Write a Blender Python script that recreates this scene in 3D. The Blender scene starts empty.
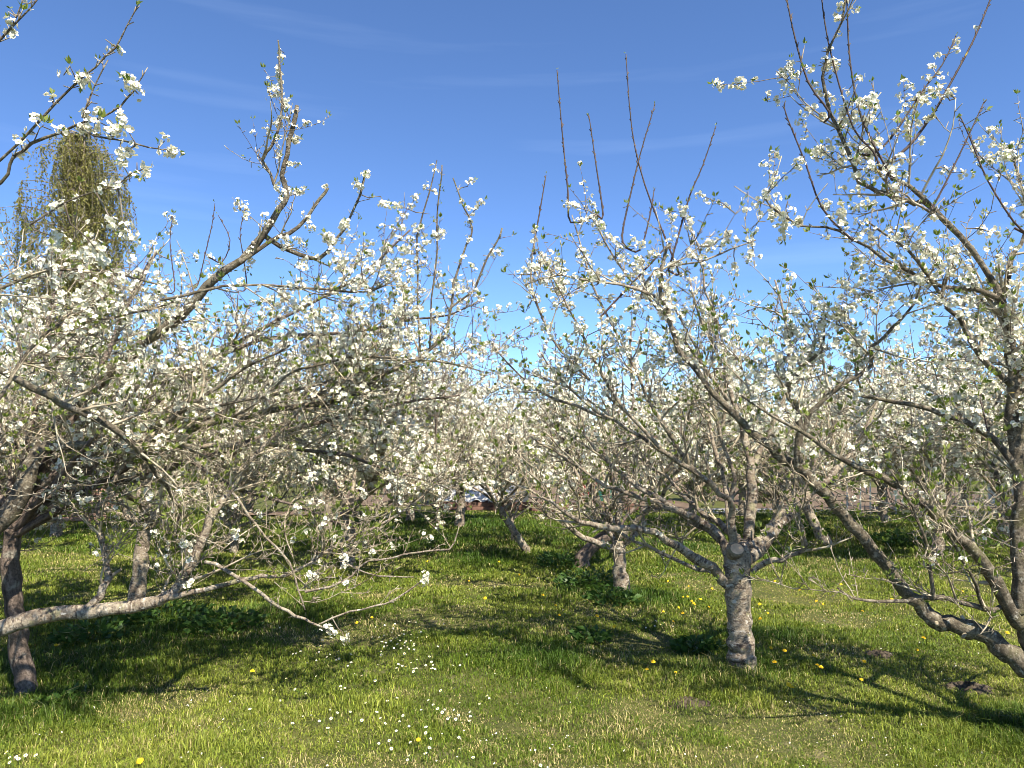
import bpy, math, random
import numpy as np
from mathutils import Vector

scene = bpy.context.scene
R = math.radians

# ------------------------------------------------------------------ camera, sky, sun, exposure
F_PX = 769.0
PITCH = R(4.9)
CAM = Vector((0.0, 0.0, 1.6))
cam_d = bpy.data.cameras.new("camera")
cam_d.sensor_width = 36.0
cam_d.lens = 36.0 * F_PX / 1024.0
cam_d.clip_start = 0.05
cam_d.clip_end = 3000
cam = bpy.data.objects.new("camera", cam_d)
scene.collection.objects.link(cam)
cam.location = CAM
cam.rotation_euler = (R(90) + PITCH, 0, 0)
scene.camera = cam

SUN_EL = R(51)
SUN_AZ = math.atan2(0.50, -0.87)            # clockwise from +Y: behind the camera, to the right
world = bpy.data.worlds.new("World")
scene.world = world
world.use_nodes = True
wt = world.node_tree
for n in list(wt.nodes):
    wt.nodes.remove(n)
wout = wt.nodes.new('ShaderNodeOutputWorld')
bg = wt.nodes.new('ShaderNodeBackground')
sky = wt.nodes.new('ShaderNodeTexSky')
sky.sky_type = 'NISHITA'
sky.sun_disc = False
sky.sun_elevation = SUN_EL
sky.sun_rotation = SUN_AZ
sky.altitude = 300
sky.air_density = 0.6
sky.dust_density = 0.0
sky.ozone_density = 5.0
bg.inputs['Strength'].default_value = 0.123
# a very thin, high cirrus streak
tc = wt.nodes.new('ShaderNodeTexCoord')
mp = wt.nodes.new('ShaderNodeMapping')
mp.inputs['Rotation'].default_value = (0, R(9), 0)
mp.inputs['Scale'].default_value = (1.6, 1.6, 22.0)
wn = wt.nodes.new('ShaderNodeTexNoise')
wn.inputs['Scale'].default_value = 1.3
wn.inputs['Detail'].default_value = 5
wr = wt.nodes.new('ShaderNodeValToRGB')
wr.color_ramp.elements[0].position = 0.58
wr.color_ramp.elements[0].color = (0, 0, 0, 1)
wr.color_ramp.elements[1].position = 0.85
wr.color_ramp.elements[1].color = (0.05, 0.05, 0.05, 1)
wm = wt.nodes.new('ShaderNodeMixRGB')
wm.inputs['Color2'].default_value = (6.0, 7.2, 8.6, 1)
wt.links.new(tc.outputs['Generated'], mp.inputs['Vector'])
wt.links.new(mp.outputs['Vector'], wn.inputs['Vector'])
wt.links.new(wn.outputs['Fac'], wr.inputs['Fac'])
wt.links.new(wr.outputs['Color'], wm.inputs['Fac'])
hs = wt.nodes.new('ShaderNodeHueSaturation')
hs.inputs['Saturation'].default_value = 1.06
hs.inputs['Hue'].default_value = 0.502
wt.links.new(sky.outputs['Color'], hs.inputs['Color'])
wt.links.new(hs.outputs['Color'], wm.inputs['Color1'])
wt.links.new(wm.outputs['Color'], bg.inputs['Color'])
wt.links.new(bg.outputs['Background'], wout.inputs['Surface'])

sun_d = bpy.data.lights.new("sun", 'SUN')
sun_d.energy = 5.0
sun_d.angle = R(0.53)
sun_d.color = (1.0, 0.92, 0.79)
sun = bpy.data.objects.new("sun", sun_d)
scene.collection.objects.link(sun)
sdir = Vector((math.sin(SUN_AZ) * math.cos(SUN_EL), math.cos(SUN_AZ) * math.cos(SUN_EL), math.sin(SUN_EL)))
sun.rotation_euler = sdir.to_track_quat('Z', 'Y').to_euler()
sun.location = (8, -12, 14)

scene.cycles.pixel_filter_type = 'BLACKMAN_HARRIS'
scene.cycles.filter_width = 0.85
scene.view_settings.view_transform = 'Standard'
scene.view_settings.look = 'None'
scene.view_settings.exposure = 1.17
scene.view_settings.gamma = 1.0
scene.view_settings.use_curve_mapping = False

# ------------------------------------------------------------------ helpers
CP, SP = math.cos(PITCH), math.sin(PITCH)


def ray(px, py):
    u = (px - 512.0) / F_PX
    v = (384.0 - py) / F_PX
    return (u, CP - v * SP, SP + v * CP)


def P(px, py, d):
    """world point seen at a picture position, d metres away along the ground"""
    r = ray(px, py)
    t = d / r[1]
    return (r[0] * t, d, CAM.z + r[2] * t)


def gh(x, y):
    f = 1.0 / (1.0 + np.exp((np.asarray(y, float) - 17.0) / 1.2))
    return f * (0.035 * np.sin(0.9 * x + 1.3) + 0.03 * np.sin(1.1 * y + 0.5 * x) + 0.018 * np.sin(2.3 * x - 1.7 * y)
                + 0.010 * np.sin(5.1 * x + 3.7 * y))


def G(px, py):
    r = ray(px, py)
    z = 0.0
    for _ in range(4):
        t = (z - CAM.z) / r[2]
        x, y = r[0] * t, r[1] * t
        z = float(gh(x, y))
    return (x, y, z)


def _hash(ix, iy, seed):
    h = (ix.astype(np.int64) * 374761393 + iy.astype(np.int64) * 668265263 + seed * 974634777) & 0x7fffffff
    h = ((h ^ (h >> 13)) * 1274126177) & 0x7fffffff
    return ((h ^ (h >> 16)) & 0xffff) / 65535.0


def vnoise(x, y, seed=0):
    x = np.asarray(x, float)
    y = np.asarray(y, float)
    ix, iy = np.floor(x), np.floor(y)
    fx, fy = x - ix, y - iy
    fx = fx * fx * (3 - 2 * fx)
    fy = fy * fy * (3 - 2 * fy)
    a = _hash(ix, iy, seed)
    b = _hash(ix + 1, iy, seed)
    c = _hash(ix, iy + 1, seed)
    d = _hash(ix + 1, iy + 1, seed)
    return (a * (1 - fx) + b * fx) * (1 - fy) + (c * (1 - fx) + d * fx) * fy


def fbm(x, y, seed=0):
    return 0.55 * vnoise(x, y, seed) + 0.3 * vnoise(x * 2.1, y * 2.1, seed + 1) + 0.15 * vnoise(x * 4.3, y * 4.3, seed + 2)


def mesh_np(name, verts, loops, starts, totals, mat, attrs=None, smooth=False):
    me = bpy.data.meshes.new(name)
    nv, nl, nf = len(verts), len(loops), len(starts)
    me.vertices.add(nv)
    me.loops.add(nl)
    me.polygons.add(nf)
    me.vertices.foreach_set('co', np.ascontiguousarray(verts, dtype=np.float32).ravel())
    me.loops.foreach_set('vertex_index', np.ascontiguousarray(loops, dtype=np.int32))
    me.polygons.foreach_set('loop_start', np.ascontiguousarray(starts, dtype=np.int32))
    me.polygons.foreach_set('loop_total', np.ascontiguousarray(totals, dtype=np.int32))
    if smooth:
        me.polygons.foreach_set('use_smooth', np.ones(nf, dtype=bool))
    for k, v in (attrs or {}).items():
        if v.ndim == 2:
            a = me.attributes.new(k, 'FLOAT_COLOR', 'POINT')
            a.data.foreach_set('color', np.ascontiguousarray(np.c_[v, np.ones(len(v))], dtype=np.float32).ravel())
        else:
            a = me.attributes.new(k, 'FLOAT', 'POINT')
            a.data.foreach_set('value', np.ascontiguousarray(v, dtype=np.float32))
    me.update(calc_edges=True)
    me.materials.append(mat)
    return me


class MB:
    """collects polygons into one mesh"""
    def __init__(self):
        self.v, self.f = [], []

    def poly(self, pts):
        i = len(self.v)
        self.v += [tuple(p) for p in pts]
        self.f.append(tuple(range(i, i + len(pts))))

    def box(self, c, s, rz=0.0, rx=0.0, bev=0.0):
        cx, cy, cz = c
        hx, hy, hz = s[0] / 2, s[1] / 2, s[2] / 2
        i = len(self.v)
        ca, sa = math.cos(rz), math.sin(rz)
        cb, sb = math.cos(rx), math.sin(rx)
        b = min(bev, hx * .9, hy * .9)
        prof = [(-hz, 0), (hz, 0)] if b == 0 else [(-hz, b), (-hz + b, 0), (hz - b, 0), (hz, b)]
        for z, ins in prof:
            for x, y in ((-hx + ins, -hy + ins), (hx - ins, -hy + ins), (hx - ins, hy - ins), (-hx + ins, hy - ins)):
                y2, z2 = y * cb - z * sb, y * sb + z * cb
                self.v.append((cx + x * ca - y2 * sa, cy + x * sa + y2 * ca, cz + z2))
        n = len(prof)
        self.f.append((i + 3, i + 2, i + 1, i))
        t = i + 4 * (n - 1)
        self.f.append((t, t + 1, t + 2, t + 3))
        for k in range(n - 1):
            a, c2 = i + 4 * k, i + 4 * k + 4
            for q in range(4):
                r_ = (q + 1) % 4
                self.f.append((a + q, a + r_, c2 + r_, c2 + q))

    def lathe(self, c, prof, n=20, cap=True):
        i = len(self.v)
        for r_, z in prof:
            for k in range(n):
                a = 2 * math.pi * k / n
                self.v.append((c[0] + r_ * math.cos(a), c[1] + r_ * math.sin(a), c[2] + z))
        for j in range(len(prof) - 1):
            for k in range(n):
                k2 = (k + 1) % n
                self.f.append((i + j * n + k, i + j * n + k2, i + (j + 1) * n + k2, i + (j + 1) * n + k))
        if cap:
            t = i + (len(prof) - 1) * n
            self.f.append(tuple(range(t, t + n)))

    def tube(self, pts, r_, n=8):
        V = [Vector(p) for p in pts]
        i = len(self.v)
        for k, p in enumerate(V):
            t = (V[min(k + 1, len(V) - 1)] - V[max(k - 1, 0)]).normalized()
            ref = Vector((0, 0, 1)) if abs(t.z) < .9 else Vector((1, 0, 0))
            a = t.cross(ref).normalized()
            b = t.cross(a)
            rr = r_[k] if isinstance(r_, (list, tuple)) else r_
            for q in range(n):
                an = 2 * math.pi * q / n
                self.v.append(tuple(p + a * (rr * math.cos(an)) + b * (rr * math.sin(an))))
        for k in range(len(V) - 1):
            for q in range(n):
                q2 = (q + 1) % n
                self.f.append((i + k * n + q, i + k * n + q2, i + (k + 1) * n + q2, i + (k + 1) * n + q))
        self.f.append(tuple(range(i + n - 1, i - 1, -1)))
        t = i + (len(V) - 1) * n
        self.f.append(tuple(range(t, t + n)))

    def mesh(self, name, mat, smooth=False):
        me = bpy.data.meshes.new(name)
        me.from_pydata(self.v, [], self.f)
        me.materials.append(mat)
        if smooth:
            for p in me.polygons:
                p.use_smooth = True
        me.update()
        return me


def link(name, me, parent=None, loc=(0, 0, 0)):
    o = bpy.data.objects.new(name, me)
    scene.collection.objects.link(o)
    o.location = loc
    if parent is not None:
        o.parent = parent
    return o


def tag(o, label, cat, group=None):
    o['label'] = label
    o['category'] = cat
    if group:
        o['group'] = group
    return o


def thing(name, label, cat, loc, group=None):
    o = link(name, None, loc=loc)
    o.empty_display_size = 0.2
    return tag(o, label, cat, group)


def copy_tree(o, parent=None):
    c = o.copy()
    scene.collection.objects.link(c)
    if parent is not None:
        c.parent = parent
    for ch in list(o.children):
        copy_tree(ch, c)
    return c


# ------------------------------------------------------------------ materials
def new_mat(name):
    m = bpy.data.materials.new(name)
    m.use_nodes = True
    nt = m.node_tree
    b = nt.nodes['Principled BSDF']
    b.inputs['Roughness'].default_value = 0.85
    b.inputs['Specular IOR Level'].default_value = 0.25
    return m, nt, b


def noise(nt, scale, detail=4, vec=None, rough=0.55):
    n = nt.nodes.new('ShaderNodeTexNoise')
    n.inputs['Scale'].default_value = scale
    n.inputs['Detail'].default_value = detail
    n.inputs['Roughness'].default_value = rough
    if vec:
        nt.links.new(vec, n.inputs['Vector'])
    return n.outputs['Fac']


def ramp(nt, fac, stops):
    r_ = nt.nodes.new('ShaderNodeValToRGB')
    els = r_.color_ramp.elements
    while len(els) < len(stops):
        els.new(0.5)
    for e, (p, c) in zip(els, stops):
        e.position = p
        e.color = (c if isinstance(c, tuple) else (c, c, c)) + (1,) if not isinstance(c, float) else (c, c, c, 1)
    nt.links.new(fac, r_.inputs['Fac'])
    return r_.outputs['Color']


def mix(nt, fac, a, b, mode='MIX'):
    m = nt.nodes.new('ShaderNodeMixRGB')
    m.blend_type = mode
    for sock, v in ((m.inputs['Fac'], fac), (m.inputs['Color1'], a), (m.inputs['Color2'], b)):
        if isinstance(v, (int, float)):
            sock.default_value = v
        elif isinstance(v, tuple):
            sock.default_value = v + (1,)
        else:
            nt.links.new(v, sock)
    return m.outputs['Color']


def coords(nt, scale=None):
    t = nt.nodes.new('ShaderNodeTexCoord')
    if scale is None:
        return t.outputs['Object']
    m = nt.nodes.new('ShaderNodeMapping')
    m.inputs['Scale'].default_value = scale
    nt.links.new(t.outputs['Object'], m.inputs['Vector'])
    return m.outputs['Vector']


def limb_coords(nt, scale=(1, 1, 1)):
    a = nt.nodes.new('ShaderNodeAttribute')
    a.attribute_name = 'along'
    m = nt.nodes.new('ShaderNodeMapping')
    m.inputs['Scale'].default_value = scale
    nt.links.new(a.outputs['Vector'], m.inputs['Vector'])
    return m.outputs['Vector']


def bump(nt, b, h, strength=0.5, dist=0.01):
    n = nt.nodes.new('ShaderNodeBump')
    n.inputs['Strength'].default_value = strength
    n.inputs['Distance'].default_value = dist
    nt.links.new(h, n.inputs['Height'])
    nt.links.new(n.outputs['Normal'], b.inputs['Normal'])


def attr(nt, name, out='Fac'):
    a = nt.nodes.new('ShaderNodeAttribute')
    a.attribute_name = name
    return a.outputs[out]


def simple(name, col, rough=0.7, var=0.25, scale=8.0, metal=0.0):
    m, nt, b = new_mat(name)
    n = noise(nt, scale, 5, coords(nt))
    dark = tuple(c * (1 - var) for c in col)
    lite = tuple(min(1, c * (1 + var)) for c in col)
    nt.links.new(ramp(nt, n, [(0.3, dark), (0.7, lite)]), b.inputs['Base Color'])
    b.inputs['Roughness'].default_value = rough
    b.inputs['Metallic'].default_value = metal
    bump(nt, b, n, 0.3, 0.004)
    return m


def mat_bark():
    m, nt, b = new_mat('plum_bark')
    v = coords(nt)
    vb = limb_coords(nt, (9.0, 9.0, 26.0))
    big = noise(nt, 7.0, 7, v, 0.68)
    band = noise(nt, 2.2, 6, vb, 0.7)
    fine = noise(nt, 60, 5, v, .65)
    c = ramp(nt, big, [(0.30, (0.085, 0.064, 0.045)), (0.42, (0.22, 0.175, 0.125)), (0.56, (0.37, 0.315, 0.23)), (0.75, (0.47, 0.42, 0.32))])
    c = mix(nt, ramp(nt, fine, [(0.38, 0.55), (0.6, 0.0)]), c, (0.075, 0.055, 0.04))
    c = mix(nt, ramp(nt, band, [(0.54, 0.0), (0.62, 0.6)]), c, (0.46, 0.42, 0.36))
    c = mix(nt, ramp(nt, noise(nt, 1.6, 6, vb, 0.75), [(0.53, 0.0), (0.58, 0.85)]), c, (0.055, 0.038, 0.030))
    c = mix(nt, ramp(nt, noise(nt, 12, 6, v, 0.65), [(0.58, 0.0), (0.63, 0.7)]), c, (0.25, 0.235, 0.13))
    c = mix(nt, ramp(nt, noise(nt, 19, 6, v, 0.65), [(0.62, 0.0), (0.66, 0.9)]), c, (0.52, 0.49, 0.42))
    nt.links.new(c, b.inputs['Base Color'])
    h = mix(nt, 0.6, band, fine)
    bump(nt, b, h, 1.0, 0.014)
    return m


def mat_mossy_bark():
    m, nt, b = new_mat('mossy_bark')
    v = coords(nt)
    vb = limb_coords(nt, (10, 10, 16.0))
    f = noise(nt, 13, 8, v, 0.72)
    fine = noise(nt, 75, 6, v, .7)
    c = ramp(nt, f, [(0.32, (0.040, 0.032, 0.022)), (0.46, (0.115, 0.094, 0.065)), (0.58, (0.22, 0.185, 0.13)), (0.72, (0.36, 0.32, 0.24))])
    c = mix(nt, ramp(nt, fine, [(0.36, 0.75), (0.55, 0.0)]), c, (0.030, 0.025, 0.018))
    c = mix(nt, ramp(nt, noise(nt, 6, 6, v, .65), [(0.52, 0.0), (0.62, 0.5)]), c, (0.10, 0.10, 0.035))
    c = mix(nt, ramp(nt, noise(nt, 2.0, 7, vb, .75), [(0.55, 0.0), (0.62, 0.7)]), c, (0.36, 0.33, 0.26))
    c = mix(nt, ramp(nt, noise(nt, 24, 6, v, .7), [(0.60, 0.0), (0.66, 0.8)]), c, (0.45, 0.43, 0.36))
    nt.links.new(c, b.inputs['Base Color'])
    bump(nt, b, mix(nt, .5, f, fine), 1.0, 0.02)
    return m


def mat_old_bark():
    m, nt, b = new_mat('furrowed_bark')
    v = coords(nt)
    vs = limb_coords(nt, (16, 16, 3.0))
    f = noise(nt, 2.0, 6, vs, 0.65)
    c = ramp(nt, f, [(0.3, (0.05, 0.038, 0.03)), (0.55, (0.19, 0.145, 0.115)), (0.75, (0.33, 0.27, 0.22))])
    c = mix(nt, ramp(nt, noise(nt, 8, 5, v), [(0.58, 0.0), (0.66, 0.6)]), c, (0.36, 0.34, 0.27))
    nt.links.new(c, b.inputs['Base Color'])
    fine = noise(nt, 65, 6, v, .7)
    c = mix(nt, ramp(nt, fine, [(0.38, 0.7), (0.55, 0.0)]), c, (0.045, 0.034, 0.026))
    nt.links.new(c, b.inputs['Base Color'])
    bump(nt, b, mix(nt, .5, f, fine), 1.0, 0.02)
    return m


def mat_twig():
    m, nt, b = new_mat('twig_bark')
    v = coords(nt)
    t = attr(nt, 'tone')
    old = ramp(nt, noise(nt, 14, 5, v), [(0.3, (0.11, 0.086, 0.056)), (0.44, (0.32, 0.27, 0.18)), (0.62, (0.54, 0.48, 0.35))])
    young = ramp(nt, noise(nt, 25, 3, v), [(0.3, (0.032, 0.020, 0.020)), (0.7, (0.075, 0.046, 0.040))])
    c = mix(nt, t, young, old)
    c = mix(nt, ramp(nt, noise(nt, 6.0, 4, v, 0.6), [(0.68, 0.0), (0.73, 0.85)]), c, (0.42, 0.31, 0.06))
    nt.links.new(c, b.inputs['Base Color'])
    b.inputs['Roughness'].default_value = 0.7
    return m


def translucent(name, col, tr, amount, rough=0.6):
    """leafy surface: diffuse front plus light through it"""
    m, nt, b = new_mat(name)
    b.inputs['Roughness'].default_value = rough
    t = nt.nodes.new('ShaderNodeBsdfTranslucent')
    mx = nt.nodes.new('ShaderNodeMixShader')
    mx.inputs['Fac'].default_value = amount
    out = nt.nodes['Material Output']
    nt.links.new(b.outputs['BSDF'], mx.inputs[1])
    nt.links.new(t.outputs['BSDF'], mx.inputs[2])
    nt.links.new(mx.outputs['Shader'], out.inputs['Surface'])
    for c, s in ((col, b.inputs['Base Color']), (tr, t.inputs['Color'])):
        if isinstance(c, tuple):
            s.default_value = c + (1,)
        else:
            nt.links.new(c(nt), s)
    return m


M = {}
M['bark'] = mat_bark()
M['old_bark'] = mat_old_bark()
M['mossy_bark'] = mat_mossy_bark()
M['twig'] = mat_twig()
M['petal'] = translucent('petal', lambda nt: ramp(nt, attr(nt, 'tip'), [(0.0, (0.42, 0.45, 0.14)), (0.35, (0.80, 0.76, 0.60)), (1.0, (0.86, 0.83, 0.72))]),
                         lambda nt: ramp(nt, attr(nt, 'tip'), [(0.0, (0.45, 0.48, 0.2)), (1.0, (0.85, 0.81, 0.68))]), 0.25)
M['leaf'] = translucent('young_leaf', lambda nt: ramp(nt, attr(nt, 'tip'), [(0.0, (0.11, 0.15, 0.03)), (1.0, (0.26, 0.29, 0.07))]),
                        lambda nt: ramp(nt, attr(nt, 'tip'), [(0.0, (0.15, 0.26, 0.03)), (1.0, (0.32, 0.42, 0.06))]), 0.35, 0.45)
M['birch_leaf'] = translucent('birch_leaf', lambda nt: ramp(nt, attr(nt, 'tip'), [(0.0, (0.13, 0.135, 0.035)), (1.0, (0.28, 0.26, 0.075))]),
                              (0.24, 0.22, 0.05), 0.3)
M['hedge_leaf'] = translucent('hedge_leaf', lambda nt: ramp(nt, attr(nt, 'tip'), [(0.0, (0.085, 0.065, 0.04)), (0.45, (0.12, 0.10, 0.055)), (0.6, (0.06, 0.085, 0.03)), (1.0, (0.10, 0.12, 0.045))]),
                              (0.12, 0.13, 0.05), 0.25)
M['weed'] = translucent('weed_leaf', lambda nt: ramp(nt, attr(nt, 'tip'), [(0.0, (0.025, 0.06, 0.012)), (1.0, (0.06, 0.115, 0.022))]),
                        (0.10, 0.20, 0.03), 0.25, 0.45)
M['grass'] = translucent('grass_blade', lambda nt: attr(nt, 'col', 'Color'), lambda nt: attr(nt, 'col', 'Color'), 0.3, 0.5)
M['cut'] = simple('sawn_wood', (0.64, 0.44, 0.27), 0.8, 0.2, 30)


# ------------------------------------------------------------------ vectorised tubes, flowers, leaves
def build_tubes(tubes, rough=0.0):
    """tubes: list of (points, radii, sides, tone) -> arrays"""
    groups = {}
    for t in tubes:
        groups.setdefault((len(t[0]), t[2]), []).append(t)
    VV, LL, ST, TT, TONE, LC = [], [], [], [], [], []
    off = 0.0
    nv = nl = 0
    for (K, S), lst in groups.items():
        A = np.array([t[0] for t in lst], float)            # N,K,3
        Rr = np.array([t[1] for t in lst], float)           # N,K
        tone = np.array([t[3] for t in lst], float)
        N = len(lst)
        T = np.empty_like(A)
        T[:, 1:-1] = A[:, 2:] - A[:, :-2]
        T[:, 0] = A[:, 1] - A[:, 0]
        T[:, -1] = A[:, -1] - A[:, -2]
        T /= np.linalg.norm(T, axis=2, keepdims=True) + 1e-9
        ref = np.where(np.abs(T[:, 0, 2:3]) < 0.8, np.array([[0, 0, 1.0]]), np.array([[1.0, 0, 0]]))
        n = np.cross(T[:, 0], ref)
        n /= np.linalg.norm(n, axis=1, keepdims=True) + 1e-9
        ang = np.arange(S) * 2 * math.pi / S
        ca, sa = np.cos(ang), np.sin(ang)
        V = np.empty((N, K, S, 3))
        rs = np.ones((N, K, S))
        if rough:
            tr_ = np.random.default_rng(K * 31 + S)
            for hm, am in ((2, .9), (3, .8), (5, .5)):
                ph_ = tr_.random((N, 1, 1)) * 6.28 + np.cumsum(tr_.normal(0, .35, (N, K, 1)), 1)
                rs += rough * am * np.cos(hm * ang[None, None, :] + ph_)
            rs += tr_.normal(0, rough * .3, (N, K, S))
        for k in range(K):
            n = n - (n * T[:, k]).sum(1, keepdims=True) * T[:, k]
            n /= np.linalg.norm(n, axis=1, keepdims=True) + 1e-9
            b = np.cross(T[:, k], n)
            V[:, k] = A[:, k, None, :] + Rr[:, k, None, None] * rs[:, k, :, None] * (ca[None, :, None] * n[:, None, :] + sa[None, :, None] * b[:, None, :])
        VV.append(V.reshape(-1, 3))
        seg = np.linalg.norm(A[:, 1:] - A[:, :-1], axis=2)
        along = np.concatenate([np.zeros((N, 1)), np.cumsum(seg, 1)], 1) + (np.arange(N) * 3.17 + off)[:, None]
        off += N * 3.17
        lc = np.empty((N, K, S, 3))
        lc[..., 0] = Rr[:, :, None] * ca
        lc[..., 1] = Rr[:, :, None] * sa
        lc[..., 2] = along[:, :, None]
        LC.append(lc.reshape(-1, 3))
        base = (nv + np.arange(N) * K * S)[:, None, None]
        kk = (np.arange(K - 1) * S)[None, :, None]
        s0 = np.arange(S)[None, None, :]
        s1 = (s0 + 1) % S
        q = np.stack([base + kk + s0, base + kk + s1, base + kk + S + s1, base + kk + S + s0], -1).reshape(-1)
        LL.append(q)
        nq = len(q) // 4
        ST.append(nl + np.arange(nq) * 4)
        TT.append(np.full(nq, 4))
        nl += len(q)
        # end caps
        cap = (base[:, :, 0] + (K - 1) * S + np.arange(S)[None, :]).reshape(-1)
        LL.append(cap)
        ST.append(nl + np.arange(N) * S)
        TT.append(np.full(N, S))
        nl += len(cap)
        TONE.append(np.repeat(tone, K * S))
        nv += N * K * S
    return np.concatenate(VV), np.concatenate(LL), np.concatenate(ST), np.concatenate(TT), np.concatenate(TONE), np.concatenate(LC)


def frames(n):
    ref = np.where(np.abs(n[:, 2:3]) < 0.8, np.array([[0, 0, 1.0]]), np.array([[1.0, 0, 0]]))
    a = np.cross(n, ref)
    a /= np.linalg.norm(a, axis=1, keepdims=True) + 1e-9
    return a, np.cross(n, a)


def build_flowers(fl, rng, full=True):
    A = np.array(fl, float)
    C, n, s = A[:, :3], A[:, 3:6], A[:, 6]
    n = n / (np.linalg.norm(n, axis=1, keepdims=True) + 1e-9)
    e1, e2 = frames(n)
    N = len(A)
    ph = rng.random(N) * 6.283
    if full:
        cup = 0.10 + 0.35 * rng.random(N)
        V = np.empty((N, 5, 5, 3))
        shape = ((0.05, 0.0, 0.0), (0.58, 0.50, 0.45), (1.0, 0.27, 1.0), (1.0, -0.27, 1.0), (0.58, -0.50, 0.45))
        for k in range(5):
            th = ph + k * 2 * math.pi / 5 + rng.normal(0, .07, N)
            u = np.cos(th)[:, None] * e1 + np.sin(th)[:, None] * e2
            w = -np.sin(th)[:, None] * e1 + np.cos(th)[:, None] * e2
            tilt = cup + rng.normal(0, .12, N)
            sl = s * (0.9 + 0.2 * rng.random(N))
            for j, (a, b, h) in enumerate(shape):
                V[:, k, j] = C + sl[:, None] * (a * u + b * w + (h * tilt)[:, None] * n)
        tip = np.tile(np.array([0, .55, 1, 1, .55]), N * 5)
        nf = N * 5
    else:
        V = np.empty((N, 2, 5, 3))
        for k in range(2):
            tl = rng.normal(0, .5, (N, 2))
            a1 = e1 + tl[:, :1] * n
            a2 = e2 + tl[:, 1:] * n
            for j in range(5):
                th = ph + j * 1.2566 + k * .6
                V[:, k, j] = C + s[:, None] * (.95 * np.cos(th)[:, None] * a1 + .95 * np.sin(th)[:, None] * a2) + k * 0.004 * n
        tip = np.full(N * 10, .8)
        nf = N * 2
    V = V.reshape(-1, 3)
    return V, np.arange(nf * 5), np.arange(nf) * 5, np.full(nf, 5), tip


def build_leaves(lv, rng, wide=0.3):
    """folded pointed leaf: two quads meeting at a midrib"""
    A = np.array(lv, float)
    C, d, s = A[:, :3], A[:, 3:6], A[:, 6]
    d = d / (np.linalg.norm(d, axis=1, keepdims=True) + 1e-9)
    e1, e2 = frames(d)
    N = len(A)
    th = rng.random(N) * 6.283
    w = np.cos(th)[:, None] * e1 + np.sin(th)[:, None] * e2
    up = np.cross(d, w)
    S = s[:, None]
    bend = rng.normal(0.12, .1, N)[:, None]
    b0 = C
    mid = C + S * (.5 * d) + S * bend * up * .5
    tipp = C + S * d - S * bend * up * .3
    l = C + S * (.48 * d + wide * w + .16 * up)
    r_ = C + S * (.48 * d - wide * w + .16 * up)
    V = np.stack([b0, l, tipp, mid, r_], 1).reshape(-1, 3)
    base = np.arange(N)[:, None] * 5
    q = np.concatenate([base + np.array([[0, 3, 2, 1]]), base + np.array([[0, 4, 2, 3]])], 1).reshape(-1)
    nf = N * 2
    tone = np.clip(A[:, 7] if A.shape[1] > 7 else rng.random(N), 0, 1)
    return V, q, np.arange(nf) * 4, np.full(nf, 4), np.repeat(tone, 5)


# ------------------------------------------------------------------ plum tree generator
def vadd(a, b, k=1.0):
    return (a[0] + b[0] * k, a[1] + b[1] * k, a[2] + b[2] * k)


def vsub(a, b):
    return (a[0] - b[0], a[1] - b[1], a[2] - b[2])


def vlen(a):
    return math.sqrt(a[0] * a[0] + a[1] * a[1] + a[2] * a[2])


def vnorm(a):
    l = vlen(a) or 1e-9
    return (a[0] / l, a[1] / l, a[2] / l)


def vcross(a, b):
    return (a[1] * b[2] - a[2] * b[1], a[2] * b[0] - a[0] * b[2], a[0] * b[1] - a[1] * b[0])


def catmull(pts, rad, sub=4):
    n = len(pts)
    op, orr = [], []
    for i in range(n - 1):
        p0, p1, p2, p3 = pts[max(i - 1, 0)], pts[i], pts[i + 1], pts[min(i + 2, n - 1)]
        for k in range(sub):
            t = k / sub
            t2, t3 = t * t, t * t * t
            op.append(tuple(0.5 * (2 * p1[c] + (p2[c] - p0[c]) * t + (2 * p0[c] - 5 * p1[c] + 4 * p2[c] - p3[c]) * t2
                                   + (3 * p1[c] - p0[c] - 3 * p2[c] + p3[c]) * t3) for c in range(3)))
            orr.append(rad[i] * (1 - t) + rad[i + 1] * t)
    op.append(tuple(pts[-1]))
    orr.append(rad[-1])
    return op, orr


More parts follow.
